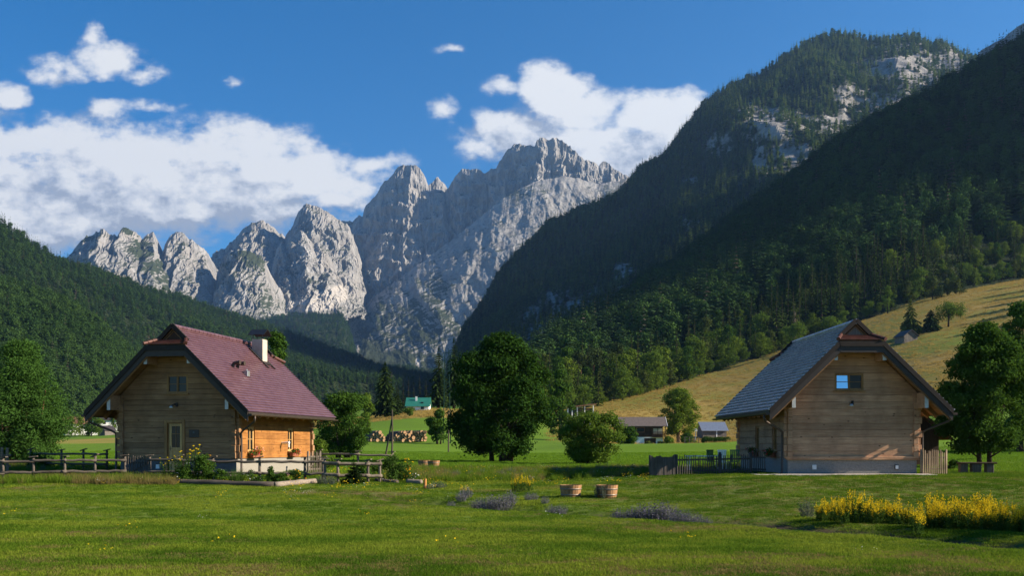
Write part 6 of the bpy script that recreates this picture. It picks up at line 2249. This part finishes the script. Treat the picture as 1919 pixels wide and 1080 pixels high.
plant('bed_plant', 'low bushy plant with violet blooms at the right end of the bed', 'flower', 528, 37.6, bush(.48, .34, 1100, .06, 606, M_LEAF, (('blossoms', M_PINK, 5, .04),)))
plant('bed_plant', 'green plant with orange yellow flowers at the far right of the bed', 'flower', 556, 38.0, bush(.58, .40, 1300, .06, 607, M_STEM, (('blossoms', M_ORANGE, 9, .05), ('yellow_blossoms', M_YELLOW, 5, .05))))
plant('bed_plant', 'low dark green plant along the log at the left of the bed', 'flower', 330, 37.3, bush(.42, .40, 1000, .06, 608, M_LEAF, (('blossoms', M_WHITE, 4, .035),)))
plant('bed_plant', 'low green plant behind the long dark log', 'flower', 488, 37.2, bush(.34, .36, 900, .05, 609, M_LEAF, (('blossoms', M_WHITE, 7, .03),)))
# tall flat-headed yarrow
G_YAR = 'tall yellow yarrows in the flower bed'
yar = []


def yarrow(seed):
    r = np.random.RandomState(seed)
    st, yl = MB(), MB()
    for i in range(4):
        top = np.array([r.normal() * .14 - .05, r.normal() * .08, r.uniform(.85, 1.25)])
        st.tube([np.array([top[0] * .1, top[1] * .1, 0]), top * .55 + [0, 0, .02], top], [.011, .009, .007], 5, caps=False)
        f = r.rand(46)
        C = top * (f * .85)[:, None] + r.normal(size=(46, 3)) * .035
        leaves(st, C, r.normal(size=(46, 3)), np.full(46, .085), r, .3)
        yl.lathe([(.001, .014), (.03, .012), (.042, 0), (.022, -.012), (.006, -.03)], 9, top + [0, 0, .012])
    return st, yl


for i in range(3):
    st, yl = yarrow(620 + i)
    yar.append(plant('yarrow', 'tall yellow flat-headed yarrow before the door of the left cabin', 'flower', 340, 37.7, [('stems', st, M_STEM), ('flower_heads', yl, M_YELLOW)], G_YAR))
for i, (px, Y, s) in enumerate(((318, 37.4, .85), (330, 37.7, .95), (344, 37.8, 1.0), (354, 37.7, 1.12), (364, 37.9, 1.2), (372, 37.6, 1.22), (337, 37.3, .9), (308, 37.6, .7))):
    if i < 3:
        yar[i].location, yar[i].scale = on(px, Y), (s,) * 3
    else:
        dup(yar[i % 3], on(px, Y), rg.uniform(0, 6.28), s)
# the daisy shrub right of the pale-railed fence
plant('feathery_shrub', 'big feathery green shrub right of the pale-railed fence', 'shrub', 735, 39.9, bush(1.12, .62, 3400, .075, 640, M_STEM))
plant('daisy_plant', 'tall plant with orange yellow daisies beside the feathery shrub', 'flower', 765, 40.0, bush(.95, .34, 700, .06, 641, M_STEM, (('blossoms', M_ORANGE, 22, .055), ('yellow_blossoms', M_YELLOW, 10, .05))))
plant('bed_plant', 'low weeds with white flowers at the foot of the daisies', 'flower', 778, 40.2, bush(.4, .3, 600, .05, 642, M_LEAF, (('blossoms', M_WHITE, 10, .04),)))
plant('big_leaf_plant', 'lush light green fern-like plant by the back corner of the left cabin', 'plant', 598, 52.5, bush(1.6, .95, 2600, .12, 643, M_LIGHT))
plant('bed_plant', 'leafy vegetables behind the pale-railed fence', 'plant', 676, 42.5, bush(.6, .55, 1300, .09, 644, M_LEAF, (('blossoms', M_WHITE, 3, .04),)))
plant('bed_plant', 'dark green shrub between the two daisy plants and the far rail fence', 'plant', 704, 43.5, bush(.7, .5, 1300, .08, 645, M_LEAF))

# ---- flower boxes under the side windows of both cabins
M_TERRA = mat_plain('terracotta_box', (.22, .07, .03), .8, .15, 6)


def flower_box(label, house, lx, ly, lz, out_, blooms, seed):
    M_ = house.matrix_basis if False else Matrix.Translation(house.location) @ Matrix.Rotation(house.rotation_euler.z, 4, 'Z')
    t_ = thing('flower_box', label, 'flower box', M_ @ Vector((lx, ly, lz)), house.rotation_euler.z)
    MB().box(-.09, .09, -.36, .36, 0, .19).build('box', M_TERRA, t_, bevel=.01)
    b = [(np.array([out_ * rg.uniform(-.02, .14), y, rg.uniform(.14, .34)]), np.array([.14, .13, .13]) * rg.uniform(.8, 1.3)) for y in np.linspace(-.36, .36, 7)]
    blob_crown(b, 700, .055, seed, shell=.4, rough=.8).build('foliage', M_LEAF, t_)
    for nm_, mt_, k in blooms:
        mb = MB()
        for j in range(k):
            c, rad = b[rg.randint(len(b))]
            d = unit(rg.normal(size=3) + [out_ * .9, -.4, .1])
            bloom_cluster(mb, c + d * rad * 1.1, 7, (.03, .03, .03), .045, seed + j, 0)
        mb.build(nm_, mt_, t_)


flower_box("flower box with red and pink blooms under the left cabin's nearer side window", CABIN_L, WW + .17, 1.4, .70, 1, (('red_blossoms', M_RED, 12), ('pink_blossoms', M_PINK, 8)), 660)
flower_box('flower box with pinkish blooms under the farther side window of the left cabin', CABIN_L, WW + .17, 5.65, .70, 1, (('red_blossoms', M_RED, 9), ('pink_blossoms', M_PINK, 6)), 670)
flower_box('shaded flower box under the nearer side window of the right cabin', CABIN_R, -WW - .17, 1.85, .70, -1, (('red_blossoms', M_RED, 8), ('pink_blossoms', M_PINK, 9)), 680)
flower_box('shaded flower box under the farther side window of the right cabin', CABIN_R, -WW - .17, 4.65, .70, -1, (('red_blossoms', M_RED, 7), ('pink_blossoms', M_PINK, 9)), 690)
# ------------------------------------------------------------------ camera, sun, sky, air
cam = bpy.data.cameras.new('camera')
cam.sensor_width = 36.0
cam.lens = 36.0 * F / 1919.0
cam.shift_y = (HY - 540) / 1919.0
cam.clip_start, cam.clip_end = .1, 40000
co_ = bpy.data.objects.new('camera', cam)
COL.objects.link(co_)
co_.location = (0, 0, ZC)
co_.rotation_euler = (RAD(90), 0, 0)
scene.camera = co_

sd = Vector((math.cos(RAD(SUN_AZ)) * math.cos(RAD(SUN_EL)), -math.sin(RAD(SUN_AZ)) * math.cos(RAD(SUN_EL)), math.sin(RAD(SUN_EL))))
sl = bpy.data.lights.new('sun', 'SUN')
sl.energy = SUN_E
sl.angle = RAD(.53)
sl.color = (1.0, .86, .68)
so = bpy.data.objects.new('sun', sl)
COL.objects.link(so)
so.rotation_euler = sd.to_track_quat('Z', 'Y').to_euler()

w = bpy.data.worlds.new('World')
scene.world = w
w.use_nodes = True
t = w.node_tree
t.nodes.clear()
k = NT(t)
out = k.n('ShaderNodeOutputWorld')
sky = k.n('ShaderNodeTexSky', sky_type='NISHITA', sun_disc=False, sun_elevation=RAD(SUN_EL), sun_rotation=RAD(90 + SUN_AZ), altitude=2400, air_density=1.0, dust_density=1.0, ozone_density=2.2)
hs = k.n('ShaderNodeHueSaturation', {'Saturation': 1.42, 'Value': 1.0, 'Color': sky.outputs[0]})

# clouds: placed by azimuth and height above the horizon, shaped by noise
g = bpy.data.node_groups.new('cloud_density', 'ShaderNodeTree')
g.interface.new_socket('Vector', in_out='INPUT', socket_type='NodeSocketVector')
g.interface.new_socket('Density', in_out='OUTPUT', socket_type='NodeSocketFloat')
q = NT(g)
gi, go = q.n('NodeGroupInput'), q.n('NodeGroupOutput')
vec = gi.outputs[0]


def cpos(px, py):
    return ((px - CX) / F, (HY - py) / F, 0)


warp = q.n('ShaderNodeTexNoise', {'Vector': vec, 'Scale': 7.0, 'Detail': 5, 'Roughness': .55})
wv = q.n('ShaderNodeVectorMath', {0: warp.outputs['Color'], 1: (.5, .5, .5)}, operation='SUBTRACT').outputs[0]
wv = q.n('ShaderNodeVectorMath', {0: wv, 'Scale': .055}, operation='SCALE').outputs[0]
pv = q.n('ShaderNodeVectorMath', {0: vec, 1: wv}, operation='ADD').outputs[0]
CLOUDS = [  # px, py, rx, ry, weight
    (60, 300, 270, 85, 1.0), (250, 320, 260, 95, 1.0), (430, 300, 190, 72, 1.0), (100, 400, 260, 70, .9), (330, 380, 260, 80, 1.0), (560, 330, 170, 60, .95), (690, 305, 75, 22, .7), (620, 380, 90, 30, .62), (500, 400, 150, 50, .75), (-80, 330, 200, 110, 1.0),
    (200, 108, 80, 32, .74), (178, 82, 32, 30, .70), (120, 130, 62, 24, .54), (272, 125, 54, 22, .52), (15, 173, 38, 22, .58), (282, 187, 50, 13, .28), (195, 190, 40, 18, .42), (435, 150, 20, 14, .42),
    (852, 85, 30, 15, .42), (825, 215, 25, 25, .5),
    (1040, 165, 70, 52, 1.0), (1090, 200, 110, 42, 1.0), (1100, 275, 220, 58, 1.0), (960, 265, 90, 46, .95), (1220, 210, 120, 46, 1.0), (1300, 190, 50, 34, .75), (1250, 280, 160, 70, 1.0), (1120, 330, 180, 60, .9), (945, 170, 40, 20, .45), (900, 290, 50, 26, .75)]
acc = None
for (px, py, rx, ry, wt) in CLOUDS:
    d = q.n('ShaderNodeVectorMath', {0: pv, 1: cpos(px, py)}, operation='SUBTRACT').outputs[0]
    d = q.n('ShaderNodeVectorMath', {0: d, 1: (F / rx, F / ry, 0)}, operation='MULTIPLY').outputs[0]
    d = q.n('ShaderNodeVectorMath', {0: d}, operation='LENGTH').outputs['Value']
    v = q.math('MULTIPLY', q.math('SUBTRACT', 1.25, d), wt)
    v = q.math('MULTIPLY', v, 1.12)
    acc = v if acc is None else q.math('SMOOTH_MAX', acc, v, .18)
n1 = q.noise(q.mapping(vec, (1, 1.5, 1)), 13.0, 9, .58)
n2 = q.noise(q.mapping(vec, (1, 1.35, 1)), 42.0, 7, .6)
dens = q.math('ADD', q.math('MULTIPLY', q.math('SUBTRACT', n1, .5), 1.8), q.math('MULTIPLY', q.math('SUBTRACT', n2, .5), 1.15))
dens = q.math('ADD', q.math('MINIMUM', acc, .85), q.math('MULTIPLY', dens, q.mapr(acc, -.35, .1)))
g.links.new(dens, go.inputs[0])

tc = k.n('ShaderNodeTexCoord').outputs['Generated']
xyz = k.n('ShaderNodeSeparateXYZ', {0: tc})
ysafe = k.math('MAXIMUM', xyz.outputs[1], .02)
uv = k.n('ShaderNodeCombineXYZ', {0: k.math('DIVIDE', xyz.outputs[0], ysafe), 1: k.math('DIVIDE', xyz.outputs[2], ysafe), 2: 0.0}).outputs[0]


def cden(off):
    v = k.n('ShaderNodeVectorMath', {0: uv, 1: off}, operation='ADD').outputs[0]
    nd = k.n('ShaderNodeGroup')
    nd.node_tree = g
    t.links.new(v, nd.inputs[0])
    return nd.outputs[0]


d0, d1, d2 = cden((0, 0, 0)), cden((.012, .013, 0)), cden((.03, .045, 0))
alpha = k.n('ShaderNodeMapRange', {0: d0, 1: -.03, 2: .74, 3: 0., 4: 1.}, interpolation_type='SMOOTHERSTEP').outputs[0]
alpha = k.math('MULTIPLY', alpha, k.mapr(xyz.outputs[1], .02, .2))
shade = k.math('ADD', k.math('MULTIPLY', k.math('SUBTRACT', d0, d1), .5), k.math('MULTIPLY', k.math('SUBTRACT', d0, d2), .65))
lit = k.mapr(k.math('SUBTRACT', shade, k.math('MULTIPLY', k.mapr(d0, .4, 1.3), .12)), -.25, .25)
cc = k.ramp(lit, [(0., CLOUD_LO), (.5, CLOUD_MID), (1., CLOUD_HI)])
col = k.mix(k.math('MULTIPLY', alpha, .97), hs.outputs[0], cc)
bg = k.n('ShaderNodeBackground', {'Color': col, 'Strength': SKY_E})
t.links.new(bg.outputs[0], out.inputs[0])

# the air of the valley
m, k, out = material('valley_air')
v = k.n('ShaderNodeVolumePrincipled', {'Color': (.3, .56, 1.0, 1), 'Density': HAZE, 'Anisotropy': .4})
t2 = m.node_tree
t2.links.new(v.outputs[0], out.inputs['Volume'])
if HAZE > 0:
    hz = MB().box(-4600, 4600, -60, 9200, -12, 2700).build('haze', m)
    kind(hz, 'stuff')

vs = scene.view_settings
vs.view_transform = 'Standard'
vs.look = 'None'
vs.exposure = EXPO
vs.gamma = 1.0
cy = scene.cycles
cy.use_denoising = True
try:
    cy.denoiser = 'OPENIMAGEDENOISE'
    cy.denoising_prefilter = 'ACCURATE'
except Exception:
    pass
cy.max_bounces = 6
cy.diffuse_bounces = 3
cy.glossy_bounces = 2
cy.transmission_bounces = 3
cy.transparent_max_bounces = 6
cy.volume_bounces = 0
cy.caustics_reflective = cy.caustics_refractive = False
cy.sample_clamp_indirect = 6
